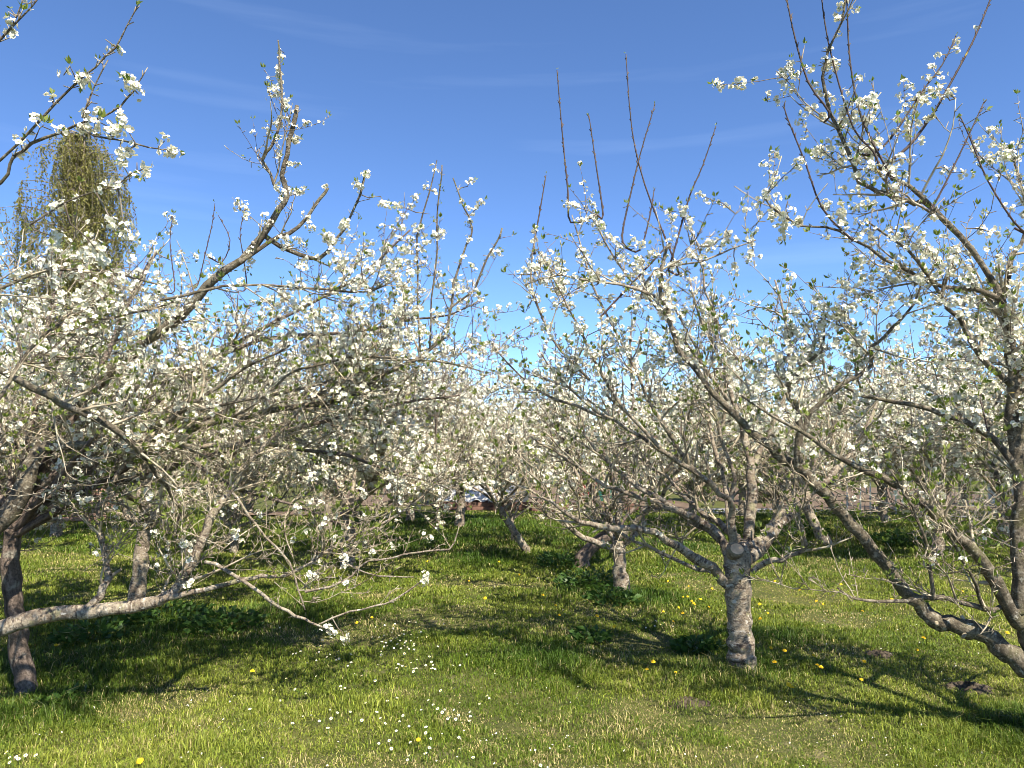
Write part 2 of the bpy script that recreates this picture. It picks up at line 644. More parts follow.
class Plum:
    def __init__(self, seed, detail=1.0, bloom=1.0, leafy=1.0, thick=1.0, fsize=0.0125, fruitful_from=0.0):
        self.rng = random.Random(seed)
        self.nrng = np.random.default_rng(seed)
        self.trunk, self.twigs, self.flowers, self.leaves = [], [], [], []
        self.detail, self.bloom, self.leafy, self.thick = detail, bloom, leafy, thick
        self.fsize = fsize
        self.low = fruitful_from
        self.hi = 2.0
        self.floor = .45
        self.rich = 1.0
        self.moss = []
        self.ph = [self.rng.random() * 6.28 for _ in range(6)]

    def field(self, p):
        a = self.ph
        return (math.sin(3.1 * p[0] + a[0]) * math.sin(2.7 * p[1] + a[1]) + math.sin(3.7 * p[2] + a[2])
                + 0.7 * math.sin(7.3 * p[0] + 5.1 * p[2] + a[3])) / 2.7

    def rdir(self):
        g = self.rng.gauss
        return vnorm((g(0, 1), g(0, 1), g(0, 1)))

    # --- thick wood
    def limb(self, pts, rad, sub=4, sides=9, wob=0.007, layer='trunk'):
        p, r = catmull(pts, rad, sub)
        rg = self.rng
        q, s = [], []
        for i, (a, b) in enumerate(zip(p, r)):
            w = wob if 0 < i < len(p) - 1 else 0
            w = min(w, b * 0.6)
            q.append((a[0] + rg.gauss(0, w), a[1] + rg.gauss(0, w), a[2] + rg.gauss(0, w)))
            s.append(b * (1 + rg.gauss(0, .04)))
        for _ in range(max(1, len(q) // 9) if sides < 12 else 0):                # knuckles and old pruning stubs
            i = rg.randrange(1, len(q) - 1)
            s[i] *= 1.16
            if s[i] > .012 and rg.random() < .6:
                d = self.side(vnorm(vsub(q[i + 1], q[i])), (.7, 1.4))
                L = s[i] + rg.uniform(.015, .06)
                self.twigs.append(([q[i], vadd(q[i], d, L * .7), vadd(q[i], d, L)], [min(s[i] * .5, .015), min(s[i] * .42, .012), min(s[i] * .34, .010)], 6, .8))
        {'trunk': self.trunk, 'moss': self.moss}[layer].append((q, s, sides, 1.0))
        return q, s

    def bloom_at(self, p, d, n, spread=0.032):
        rg = self.rng
        for _ in range(n):
            o = self.rdir()
            o = vnorm(vadd(vadd(o, d, .5), (0.1, -0.15, 0.3)))
            c = vadd(p, o, rg.uniform(.45, 1.1) * spread)
            nn = vadd(o, self.rdir(), .5)
            self.flowers.append((c[0], c[1], c[2], nn[0], nn[1], nn[2], self.fsize * rg.uniform(.8, 1.15)))

    def leaf_at(self, p, d, n, size=0.032):
        rg = self.rng
        for _ in range(n):
            o = vnorm(vadd(vadd(self.rdir(), d, 1.3), (0, 0, .6)))
            c = vadd(p, o, .008)
            self.leaves.append((c[0], c[1], c[2], o[0], o[1], o[2], size * rg.uniform(.5, 1.2), rg.random()))

    def spur(self, p, d, bl=1.0):
        rg = self.rng
        o = vnorm(vadd(vadd(self.rdir(), d, .35), (0, 0, .3)))
        L = rg.uniform(.012, .055)
        e = vadd(p, o, L)
        self.twigs.append(((p, e), (.0026 * self.thick, .0019 * self.thick), 3, .6))
        f = .5 + .5 * self.field(p)
        hb = min(1.0, max(0.10, .10 + (p[2] - self.low - 1.1) / 1.3))
        if rg.random() < bl * self.bloom * hb * (0.12 + 0.85 * f * f):
            self.bloom_at(e, o, rg.randint(3, 8), .028)
        if rg.random() < 0.15 * self.leafy:
            self.leaf_at(e, o, rg.randint(2, 4), .028)

    def nearest(self, p):
        if getattr(self, '_pts', None) is None:
            self._pts = np.array([q for t in self.trunk + self.moss + [w for w in self.twigs if len(w[0]) > 3] for q in t[0]])
        d = ((self._pts - np.array(p)) ** 2).sum(1)
        return tuple(self._pts[int(d.argmin())])

    def spray(self, p, n, spread, nl=4):
        """a flowering spur carried on a twig from the nearest wood"""
        a = self.nearest(p)
        L = vlen(vsub(p, a))
        if L > .34:
            return
        if L > .02:
            g = self.rng.gauss
            w = L * .07
            pts = [a] + [tuple(a[c] + (p[c] - a[c]) * f + g(0, w) for c in range(3)) for f in (.33, .66)] + [p, vadd(p, vsub(p, a), min(.06, L) / L * .6)]
            self.twigs.append((pts, [.0042, .0036, .003, .0026, .0016], 5, .4))
        d = vnorm(vsub(p, a)) if L > 1e-4 else (0, 0, 1)
        n = int(n * 1.7) + 4
        k = max(3, n // 5)
        for i in range(k):
            q = vadd(p, d, spread * (1.6 * i / k - .8))
            q = vadd(q, self.rdir(), spread * .25)
            self.bloom_at(q, d, max(2, n // k), .026)
        self.leaf_at(vadd(p, d, spread * .8), d, nl)

    def path(self, p, d, L, step, jit, up, curl=0.0):
        n = max(2, int(round(L / step)))
        st = L / n
        pts = [p]
        g = self.rng.gauss
        c = self.rdir()
        for i in range(n):
            d = vnorm((d[0] + g(0, jit) + c[0] * curl, d[1] + g(0, jit) + c[1] * curl, d[2] + g(0, jit) + up + c[2] * curl))
            p = vadd(p, d, st)
            pts.append(p)
        return pts

    def twig(self, p, d, L, r, bl=1.0, tone=None, spurs=1.0, up=0.05):
        pts = self.path(p, d, L, max(.055, L / 6), .11, up, .03)
        n = len(pts)
        rad = [r * .82 * (1 - .55 * i / (n - 1)) * self.thick for i in range(n)]
        if tone is None:
            tone = self.rng.choice((.25, .55, .8, 1.0, .9)) * (1.0 if p[2] < self.hi else .5)
        self.twigs.append((pts, rad, 3 if r < .004 else 4, tone))
        f = .5 + .5 * self.field(pts[-1])
        bl = bl * (3.2 if self.rng.random() < (self.rich * (.07 + .34 * f * f) if p[2] < self.hi else .22 + .5 * f) else .05)
        k = L * 20 * self.detail * spurs
        k = int(k) + (1 if self.rng.random() < k % 1 else 0)
        for _ in range(k):
            t = self.rng.uniform(.12, 1) * (n - 1)
            i = min(int(t), n - 2)
            f = t - i
            q = tuple(pts[i][c] * (1 - f) + pts[i + 1][c] * f for c in range(3))
            self.spur(q, vnorm(vsub(pts[i + 1], pts[i])), bl)
        if self.rng.random() < .6 * self.leafy:
            self.leaf_at(pts[-1], vnorm(vadd(vsub(pts[-1], pts[-2]), (0, 0, .04))), self.rng.randint(4, 7), .036)
        return pts

    def side(self, tan, spread=(.6, 1.3)):
        r_ = self.rdir()
        perp = vnorm(vcross(tan, r_))
        a = self.rng.uniform(*spread)
        return vnorm(vadd((tan[0] * math.cos(a), tan[1] * math.cos(a), tan[2] * math.cos(a)), perp, math.sin(a)))

    def branch(self, p, d, L, r, bl=1.0, up=.03):
        """a side branch with its twigs"""
        pts = self.path(p, d, L, .085, .13, up, .04)
        n = len(pts)
        rad = [max(.0022, r * (1 - .75 * i / (n - 1))) * self.thick for i in range(n)]
        self.twigs.append((pts, rad, 5 if r > .007 else 4, self.rng.uniform(.7, 1.0)))
        self.dress(pts, rad, bl, 19.0)
        return pts

    def dress(self, pts, rad, bl=1.0, per_m=9.0, length=(.10, .42), start=.1, updir=0.35, spurs=True):
        """twigs and spurs along a branch"""
        rg = self.rng
        n = len(pts)
        Ltot = sum(vlen(vsub(pts[i + 1], pts[i])) for i in range(n - 1))
        k = int(Ltot * per_m * self.detail + rg.random())
        for _ in range(k):
            t = rg.uniform(start, 1) * (n - 1)
            i = min(int(t), n - 2)
            f = t - i
            q = tuple(pts[i][c] * (1 - f) + pts[i + 1][c] * f for c in range(3))
            if q[2] > self.hi and rg.random() > max(.3, 1 - (q[2] - self.hi) * .9):
                continue
            tan = vnorm(vsub(pts[i + 1], pts[i]))
            d = vnorm(vadd(self.side(tan), (0, 0, 1), updir * rg.random()))
            if q[2] < 1.05 and d[2] < 0:
                d = (d[0], d[1], -d[2])
            self.twig(q, d, rg.uniform(*length), rg.uniform(.0022, .0036), bl)
        if spurs:
            for _ in range(int(Ltot * (7 if pts[-1][2] < self.hi else 17) * self.detail)):
                t = rg.uniform(start, 1) * (n - 1)
                i = min(int(t), n - 2)
                self.spur(pts[i], vnorm(vsub(pts[i + 1], pts[i])), bl)

    def ramify(self, pts, rad, per_m=6.5, length=(.3, .95), start=.22, bl=1.0, up=.35, floor=None, avoid=None):
        """side branches along a limb"""
        rg = self.rng
        floor = self.floor if floor is None else floor
        n = len(pts)
        Ltot = sum(vlen(vsub(pts[i + 1], pts[i])) for i in range(n - 1))
        k = int(Ltot * per_m * self.detail + rg.random())
        for _ in range(k):
            u = rg.uniform(start, 1)
            t = u * (n - 1)
            i = min(int(t), n - 2)
            tan = vnorm(vsub(pts[i + 1], pts[i]))
            d = vnorm(vadd(self.side(tan, (.5, 1.25)), (0, 0, 1), up * rg.random()))
            q = pts[i]
            L = rg.uniform(*length) * (1.1 - .45 * u)
            if q[2] + d[2] * L < floor:
                d = vnorm((d[0], d[1], abs(d[2]) + .15))
            if avoid and avoid(vadd(q, d, L)):
                continue
            r = min(rad[i] * .55, rg.uniform(.0055, .0105))
            self.branch(q, d, L, r, bl)
        self.dress(pts, rad, bl, 4.0, start=max(start, .3))

    def shoot(self, pts, r0=.006, r1=.0022, bl=0.0, tone=.05, buds=True):
        """a straight young shoot with small buds"""
        a = self.nearest(pts[0])
        L = vlen(vsub(pts[0], a))
        if .12 < L:
            back = vadd(pts[0], vnorm(vsub(pts[0], pts[1])), .22)
            a2 = self.nearest(back)
            pts = ([a2] if .03 < vlen(vsub(a2, back)) < .3 else []) + [back] + list(pts)
        elif L > .004:
            pts = [a] + list(pts)
        p, r = catmull(pts, [r0 + (r1 - r0) * i / (len(pts) - 1) for i in range(len(pts))], 3)
        self.twigs.append((p, [a * self.thick for a in r], 5, tone))
        if buds:
            for i in range(len(p) - 1):
                a, b = p[i], p[i + 1]
                L = vlen(vsub(b, a))
                for k in range(max(1, int(L / .032))):
                    f = self.rng.random()
                    q = tuple(a[c] * (1 - f) + b[c] * f for c in range(3))
                    d = vnorm(vadd(self.side(vnorm(vsub(b, a)), (.6, .9)), (0, 0, .3)))
                    self.twigs.append(((q, vadd(q, d, self.rng.uniform(.014, .028))), (.0052, .002), 4, .1))
        if bl > 0:
            for i in range(len(p) - 1):
                for _ in range(3):
                    if self.rng.random() < bl:
                        self.spur(p[i], vnorm(vsub(p[i + 1], p[i])), 3.0)
        self.leaf_at(p[-1], vnorm(vsub(p[-1], p[-2])), 2, .02)

    def water_shoots(self, pts, n, length=(.4, 1.1)):
        rg = self.rng
        self._pts = np.array(pts)
        for _ in range(n):
            q = rg.choice(pts[len(pts) // 2:])
            L = rg.uniform(*length)
            d = vnorm((rg.gauss(0, .22), rg.gauss(0, .22), 1))
            self.shoot(self.path(q, d, L, .2, .05, .02), .0045, .0018, bl=.12 if rg.random() < .5 else 0, tone=rg.uniform(0, .3))

    def goblet(self, fork, n, reach, top, r0, az0=None, elev=(.35, .95), bl=1.0, shoots=2, span=6.283, per_m=6.5, avoid=None):
        rg = self.rng
        az0 = rg.random() * 6.28 if az0 is None else az0
        for k in range(n):
            az = az0 + span * (k + rg.uniform(-.25, .25)) / n
            el = rg.uniform(*elev)
            L = reach * rg.uniform(.85, 1.15) / max(.55, math.cos(el) + .15)
            d = (math.cos(az) * math.cos(el), math.sin(az) * math.cos(el), math.sin(el))
            p = vadd(fork, (rg.gauss(0, .02), rg.gauss(0, .02), rg.uniform(-.12, .05)))
            pts = [p]
            ns = 7
            for i in range(ns):
                tgt = .0 if el < .55 else .04
                d = vnorm((d[0] + rg.gauss(0, .2), d[1] + rg.gauss(0, .2), d[2] + rg.gauss(0, .16) + tgt))
                p = vadd(p, d, L / ns)
                if p[2] > top - .5:
                    d = vnorm((d[0], d[1], d[2] * .3))
                if p[2] < .7:
                    d = vnorm((d[0], d[1], abs(d[2]) + .25))
                pts.append(p)
            r = r0 * rg.uniform(.75, 1.05)
            rad = [r * (1 - .8 * i / ns) for i in range(ns + 1)]
            q, s = self.limb(pts, rad, 3, 7)
            self.ramify(q, s, per_m, bl=bl, avoid=avoid)
            self.water_shoots(q, shoots)

    def unlist(self):
        self._pts = None

    def finish(self, name, label, base, bark='bark', full=True, group=None, extra=None):
        root = thing(name, label, 'tree', base, group)
        b = np.array(base)
        if self.trunk:
            v, l, s, t, tone, lc = build_tubes(self.trunk, .045)
            link('trunk', mesh_np('trunk', v - b, l, s, t, M[bark], {'along': lc}, True), root)
        if self.moss:
            v, l, s, t, tone, lc = build_tubes(self.moss, .06)
            link('upper_limbs', mesh_np('upper_limbs', v - b, l, s, t, M['mossy_bark'], {'along': lc}, True), root)
        v, l, s, t, tone, _ = build_tubes(self.twigs)
        link('branches', mesh_np('branches', v - b, l, s, t, M['twig'], {'tone': tone}, True), root)
        if self.flowers:
            v, l, s, t, tip = build_flowers(self.flowers, self.nrng, full)
            link('blossom', mesh_np('blossom', v - b, l, s, t, M['petal'], {'tip': tip}), root)
        if self.leaves:
            v, l, s, t, tip = build_leaves(self.leaves, self.nrng, .21)
            link('leaves', mesh_np('leaves', v - b, l, s, t, M['leaf'], {'tip': tip}), root)
        return root


def tr(seq, d0, d1=None, scale=1.0):
    """trace: list of (px, py, width_px) with depth running d0 -> d1 along it"""
    d1 = d0 if d1 is None else d1
    n = len(seq)
    pts, rad = [], []
    for i, s in enumerate(seq):
        d = d0 + (d1 - d0) * i / max(1, n - 1)
        pts.append(P(s[0], s[1], d))
        w = s[2] if len(s) > 2 else 4
        rad.append(max(.002, w * .39 * d / F_PX * scale * (1.0 if w > 22 else .70 + .30 * w / 22)))
    return pts, rad


# ------------------------------------------------------------------ the ground: one sheet to the horizon
def mat_ground():
    m, nt, b = new_mat('turf')
    v = coords(nt)
    c = ramp(nt, noise(nt, 3.0, 6, v, 0.65), [(0.3, (0.035, 0.05, 0.008)), (0.5, (0.08, 0.095, 0.015)), (0.72, (0.16, 0.15, 0.04))])
    c = mix(nt, ramp(nt, noise(nt, 40, 5, v, 0.7), [(0.4, 0.0), (0.65, 0.7)]), c, (0.10, 0.095, 0.04))
    c = mix(nt, ramp(nt, noise(nt, 1.7, 6, v, 0.7), [(0.58, 0.0), (0.68, 0.75)]), c, (0.24, 0.195, 0.12))
    nt.links.new(c, b.inputs['Base Color'])
    b.inputs['Roughness'].default_value = 1.0
    bump(nt, b, noise(nt, 60, 5, v), 1.0, 0.03)
    return m


M['turf'] = mat_ground()
xs = np.concatenate([-np.geomspace(900, 22, 14), np.arange(-20, 20.01, .22), np.geomspace(22, 900, 14)])
ys = np.concatenate([-np.geomspace(900, 8, 14), np.arange(-6, 26.01, .22), np.geomspace(27, 1500, 18)])
X, Y = np.meshgrid(xs, ys)
Z = gh(X, Y)
nx, ny = len(xs), len(ys)
idx = np.arange(nx * ny).reshape(ny, nx)
q = np.stack([idx[:-1, :-1], idx[:-1, 1:], idx[1:, 1:], idx[1:, :-1]], -1).reshape(-1)
g = link('ground', mesh_np('ground', np.stack([X, Y, Z], -1).reshape(-1, 3), q, np.arange(len(q) // 4) * 4,
                           np.full(len(q) // 4, 4), M['turf'], smooth=True))
g['kind'] = 'structure'


# ---- grass blades
GR = np.random.default_rng(5)
LUSH = [(1.62, 5.42, .2), (-3.15, 4.9, .22), (0.78, 8.7, .55), (1.35, 8.3, .6), (1.0, 8.9, .5), (-3.0, 7.2, .8), (-2.3, 7.7, .6), (-3.6, 6.0, .8), (-2.9, 5.2, .45),
        (1.75, 5.75, .35), (1.3, 5.5, .35), (3.1, 4.6, .4), (2.6, 13.0, 1.2), (-0.4, 11.6, .9), (4.0, 12.2, .9), (0.3, 5.9, .4),
        (-3.4, 4.6, .5), (0.9, 13.2, 1.0), (-1.5, 13.5, 1.6), (2.2, 6.6, .4), (-1.0, 17.0, 2.2), (-2.6, 16.0, 2.0)]


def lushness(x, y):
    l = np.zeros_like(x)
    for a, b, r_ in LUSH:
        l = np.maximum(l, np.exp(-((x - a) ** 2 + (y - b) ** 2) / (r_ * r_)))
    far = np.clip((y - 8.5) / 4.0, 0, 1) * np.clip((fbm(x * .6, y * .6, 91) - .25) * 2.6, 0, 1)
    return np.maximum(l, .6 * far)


def make_grass(n):
    t = GR.random(n)
    d = 2.6 * (20.5 / 2.6) ** t                       # nearer ground gets more blades
    x = (GR.random(n) * 2 - 1) * (d * 0.70 + 1.3)
    y = d
    keep = np.ones(n, bool)
    f1 = .6 * fbm(x * 2.6, y * 2.6, 3) + .4 * vnoise(x * 7, y * 7, 5)
    f2 = fbm(x * .9 + 7, y * .9, 11)
    f3 = vnoise(x * 9, y * 9, 21)
    f4 = fbm(x * 1.3, y * 1.3 + 40, 31)
    lush = lushness(x, y)
    bare = np.clip((f4 - .54) * 8, 0, 1) * (1 - lush)
    keep &= GR.random(n) > bare * .2
    keep &= GR.random(n) < .35 + .65 * np.clip(f3 * 1.5, 0, 1) + lush
    x, y, d, f1, f2, f3, lush, bare = (a[keep] for a in (x, y, d, f1, f2, f3, lush, bare))
    n = len(x)
    z = gh(x, y)
    tuft = np.clip((f1 - .45) * 3.2, 0, 1)
    H = (.012 + .024 * GR.random(n) + .06 * tuft * GR.random(n) + .105 * lush * GR.random(n)) * (1 - .35 * bare)
    H *= np.where(GR.random(n) < .01, 1.9, 1.0)
    W = (.0016 + .0016 * GR.random(n)) * np.clip(d / 5.0, 1, 3.2)
    az = GR.random(n) * 6.283
    lean = np.abs(GR.normal(0, .75, n)) + .15
    ux, uy = np.cos(az), np.sin(az)
    waz = az + 1.57 + GR.normal(0, .5, n)
    wx, wy = np.cos(waz) * W, np.sin(waz) * W
    base = np.stack([x, y, z - .006], -1)
    side = np.stack([wx, wy, np.zeros(n)], -1)
    up = np.array([0, 0, 1.0])
    out = np.stack([ux, uy, np.zeros(n)], -1)
    m = base + H[:, None] * (.62 * up + .28 * lean[:, None] * out)
    tp = base + H[:, None] * ((1 - .28 * np.minimum(lean, 1.6))[:, None] * up + .95 * lean[:, None] * out)
    V = np.stack([base - side, base + side, m + side * .75, m - side * .75, tp], 1)
    i = np.arange(n)[:, None] * 5
    L = np.concatenate([i + np.array([[0, 1, 2, 3]]), i + np.array([[3, 2, 4]])], 1).reshape(-1)
    S = (np.arange(n)[:, None] * 7 + np.array([[0, 4]])).reshape(-1)
    T = np.tile([4, 3], n)
    # the blade's own colour
    k = np.clip(.48 + 1.5 * (f2 - .5) + .5 * (f1 - .5) + GR.normal(0, .30, n) - .5 * lush, 0, 1)[:, None]
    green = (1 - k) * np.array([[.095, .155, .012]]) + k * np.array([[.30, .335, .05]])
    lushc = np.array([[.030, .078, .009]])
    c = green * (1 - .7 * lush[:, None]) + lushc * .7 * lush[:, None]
    straw = (GR.random(n) < .03 + .11 * np.clip((f2 - .5) * 4, 0, 1) + .45 * bare)[:, None]
    c = np.where(straw, np.array([[.46, .39, .17]]) * (.7 + .5 * GR.random((n, 1))), c)
    c = np.clip(c * (.6 + .75 * GR.random((n, 1))), 0, 1)
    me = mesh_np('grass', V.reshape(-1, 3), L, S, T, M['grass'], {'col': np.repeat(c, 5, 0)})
    o = link('grass', me)
    o['kind'] = 'stuff'
    o['label'] = 'patchy green orchard grass with dry straw blades and longer tufts'


make_grass(1150000)


# fallen petals under the crowns
def fallen_petals(n):
    d = 3.2 * (14 / 3.2) ** GR.random(n)
    x = (GR.random(n) * 2 - 1) * (d * .7 + .5)
    k = GR.random(n) < np.clip((fbm(x * 1.4, d * 1.4, 77) - .42) * 5, .03, 1)
    x, y = x[k], d[k]
    n = len(x)
    z = gh(x, y) + GR.uniform(.012, .05, n)
    a = GR.random(n) * 6.283
    s = GR.uniform(.004, .0075, n)
    u = np.stack([np.cos(a), np.sin(a), GR.normal(0, .4, n)], -1) * s[:, None]
    w = np.stack([-np.sin(a), np.cos(a), GR.normal(0, .4, n)], -1) * s[:, None] * .8
    c = np.stack([x, y, z], -1)
    V = np.stack([c - u, c - .3 * u + w, c + u, c - .3 * u - w], 1).reshape(-1, 3)
    o = link('fallen_petals', mesh_np('fallen_petals', V, np.arange(4 * n), np.arange(n) * 4, np.full(n, 4), M['petal'], {'tip': np.full(4 * n, 1.0)}))
    o['kind'] = 'stuff'
    o['label'] = 'white petals fallen into the grass'


fallen_petals(2600)
# ------------------------------------------------------------------ plum trees, nearest first
def base_at(x, y):
    return (x, y, float(gh(x, y)))


# --- the big tree at the right edge: leaning main limbs leave a low fork
def tree_right():
    t = Plum(11, detail=1.12, bloom=.95, leafy=1.7, thick=1.2)
    t.rich = 1.7
    d = 4.45
    fork = P(1048, 668, d)
    base = base_at(fork[0] + .07, d)
    t.limb([vadd(base, (0, 0, -.05)), vadd(base, (.0, 0, .05)), vadd(base, (-.01, 0, .2)), fork], [.19, .165, .14, .125], 4, 14, .006)
    q, s = t.limb(*tr([(1046, 672, 34), (1030, 640, 28), (1023, 600, 26), (1020, 540, 25), (1021, 480, 22), (1015, 430, 20), (1013, 400, 19),
                       (1014, 370, 16), (1007, 330, 14), (1001, 300, 12), (1008, 268, 9), (1024, 232, 6), (1036, 190, 4)], d, 4.5, .85), 3, 11)
    t.ramify(q, s, 6.5, (.3, .85), .30, 1.5)
    main = [(1048, 674, 34), (1024, 664, 33), (1005, 651, 31), (985, 634, 27), (960, 628, 26), (935, 620, 24), (915, 604, 22), (895, 576, 20), (870, 545, 19), (845, 515, 19), (820, 489, 19),
            (800, 468, 19), (778, 454, 17), (750, 428, 14), (722, 402, 12), (700, 375, 11), (678, 348, 10), (668, 312, 9), (661, 287, 8), (663, 262, 7), (671, 243, 5)]
    q, s = t.limb(*tr(main, d, 4.75, .78), 3, 11)
    t.ramify(q, s, 2.8, (.25, .6), .5, 1.1)
    for seq, d0, d1, bl in (
        ([(799, 466, 13), (799, 440, 12), (799, 422, 11), (793, 404, 9), (787, 390, 8), (797, 373, 7), (814, 357, 6), (824, 338, 4), (822, 312, 3)], 4.55, 4.45, 1.4),
        ([(799, 436, 9), (809, 416, 9), (824, 400, 8), (840, 386, 8), (858, 376, 7), (873, 366, 7), (871, 349, 6), (884, 336, 5), (900, 322, 5), (914, 304, 4), (921, 285, 3)], 4.55, 4.3, 1.4),
        ([(1020, 622, 20), (1013, 616, 18), (997, 584, 17), (980, 557, 16), (956, 535, 15), (932, 513, 14), (909, 491, 13), (881, 476, 11), (848, 462, 9), (824, 446, 8), (800, 430, 6), (770, 415, 5), (742, 396, 4)], 4.4, 4.0, 1.1),
        ([(1024, 612, 9), (1003, 609, 9), (983, 608, 8), (956, 601, 8), (932, 597, 7), (908, 600, 6), (880, 602, 5), (852, 598, 4), (838, 588, 3)], 4.4, 4.1, .5),
        ([(934, 598, 7), (931, 570, 6), (928, 548, 5), (917, 520, 5), (905, 495, 4), (890, 470, 3)], 4.2, 4.1, .7),
        ([(983, 608, 6), (976, 585, 5), (962, 560, 5), (945, 530, 4), (925, 505, 3)], 4.3, 4.1, .7),
        # upper right crown
        ([(1003, 304, 11), (985, 268, 10), (960, 236, 9), (932, 207, 9), (915, 203, 8), (897, 199, 8), (878, 190, 7), (860, 181, 7), (846, 145, 6), (832, 110, 6), (823, 78, 5), (829, 52, 4), (842, 20, 4), (846, -12, 3)], 4.45, 4.1, 1.1),
        ([(932, 207, 8), (906, 186, 7), (890, 176, 6), (880, 168, 6)], 4.35, 4.2, 1.2),
        ([(1001, 300, 9), (975, 290, 8), (945, 288, 7), (915, 276, 6), (884, 258, 5), (852, 238, 5), (826, 226, 4), (800, 226, 3), (772, 206, 3), (762, 194, 2)], 4.45, 4.0, 1.6),
        ([(1012, 385, 10), (990, 366, 9), (972, 344, 8), (958, 318, 7), (940, 296, 6), (918, 262, 5), (894, 240, 4), (868, 222, 3)], 4.4, 4.2, 1.6),
        ([(1014, 398, 11), (1040, 360, 10), (1055, 310, 9), (1050, 262, 7), (1032, 220, 6), (1020, 180, 4), (1012, 150, 3)], 4.5, 4.6, 1.4),
        ([(1018, 500, 14), (1050, 470, 12), (1090, 430, 10), (1120, 380, 8), (1135, 320, 6), (1120, 270, 4)], 4.5, 4.4, 1.2),
        ([(1018, 470, 11), (995, 440, 10), (965, 422, 9), (930, 410, 7), (895, 402, 6), (862, 396, 5), (835, 380, 3)], 4.45, 4.9, 1.0),
    ):
        q, s = t.limb(*tr(seq, d0, d1), 2, 8)
        t.ramify(q, s, 5.5 if seq[-1][1] < 340 else 3.6, (.22, .62), .2, bl)
    # branches towards and away from the camera, from the same fork
    t.goblet(vadd(fork, (0.05, .02, .15)), 3, 1.5, 2.8, .04, az0=.2, elev=(.45, .9), bl=1.3, span=1.6, shoots=1)
    t.unlist()
    for seq in ([(829, 112), (808, 82), (794, 34), (786, -6), (783, -30)],
                [(880, 168), (873, 151), (853, 127), (832, 58), (823, 10), (820, -25)],
                [(932, 209), (946, 182), (966, 141), (984, 102)], [(1030, 236), (1014, 222), (987, 179), (970, 138), (961, 118)],
                [(850, 238), (822, 208), (805, 162), (787, 117), (784, 104)],
                [(892, 178), (862, 120), (850, 60), (847, 0), (845, -30)]):
        t.shoot(*[tr(seq, 4.15)[0]], r0=.006, r1=.0025)
    t.shoot(tr([(880, 168), (907, 148), (930, 118), (945, 93), (973, 41), (990, 0), (996, -20)], 4.2)[0], .008, .003, bl=.05)
    t.shoot(tr([(870, 155), (891, 138), (921, 93), (942, 65), (956, 36)], 4.2)[0], .006, .0025, bl=.55)
    # full blossom sprays on the upper twigs
    for (a, b), n in (((832, 65), 26), ((787, 70), 18), ((800, 72), 10), ((822, 92), 14), ((850, 115), 16), ((868, 122), 14), ((908, 130), 16), ((935, 95), 18), ((920, 100), 16),
                      ((945, 90), 12), ((785, 228), 26), ((775, 215), 16), ((925, 118), 12), ((862, 205), 18), ((900, 160), 18), ((840, 212), 20), ((958, 172), 16), ((1008, 155), 20), ((990, 232), 22)):
        t.spray(P(a, b, 4.2), n, .075)
    t.finish('plum_tree', 'dark leaning plum tree with long slanting limbs at the right edge of the grass', base, 'mossy_bark')


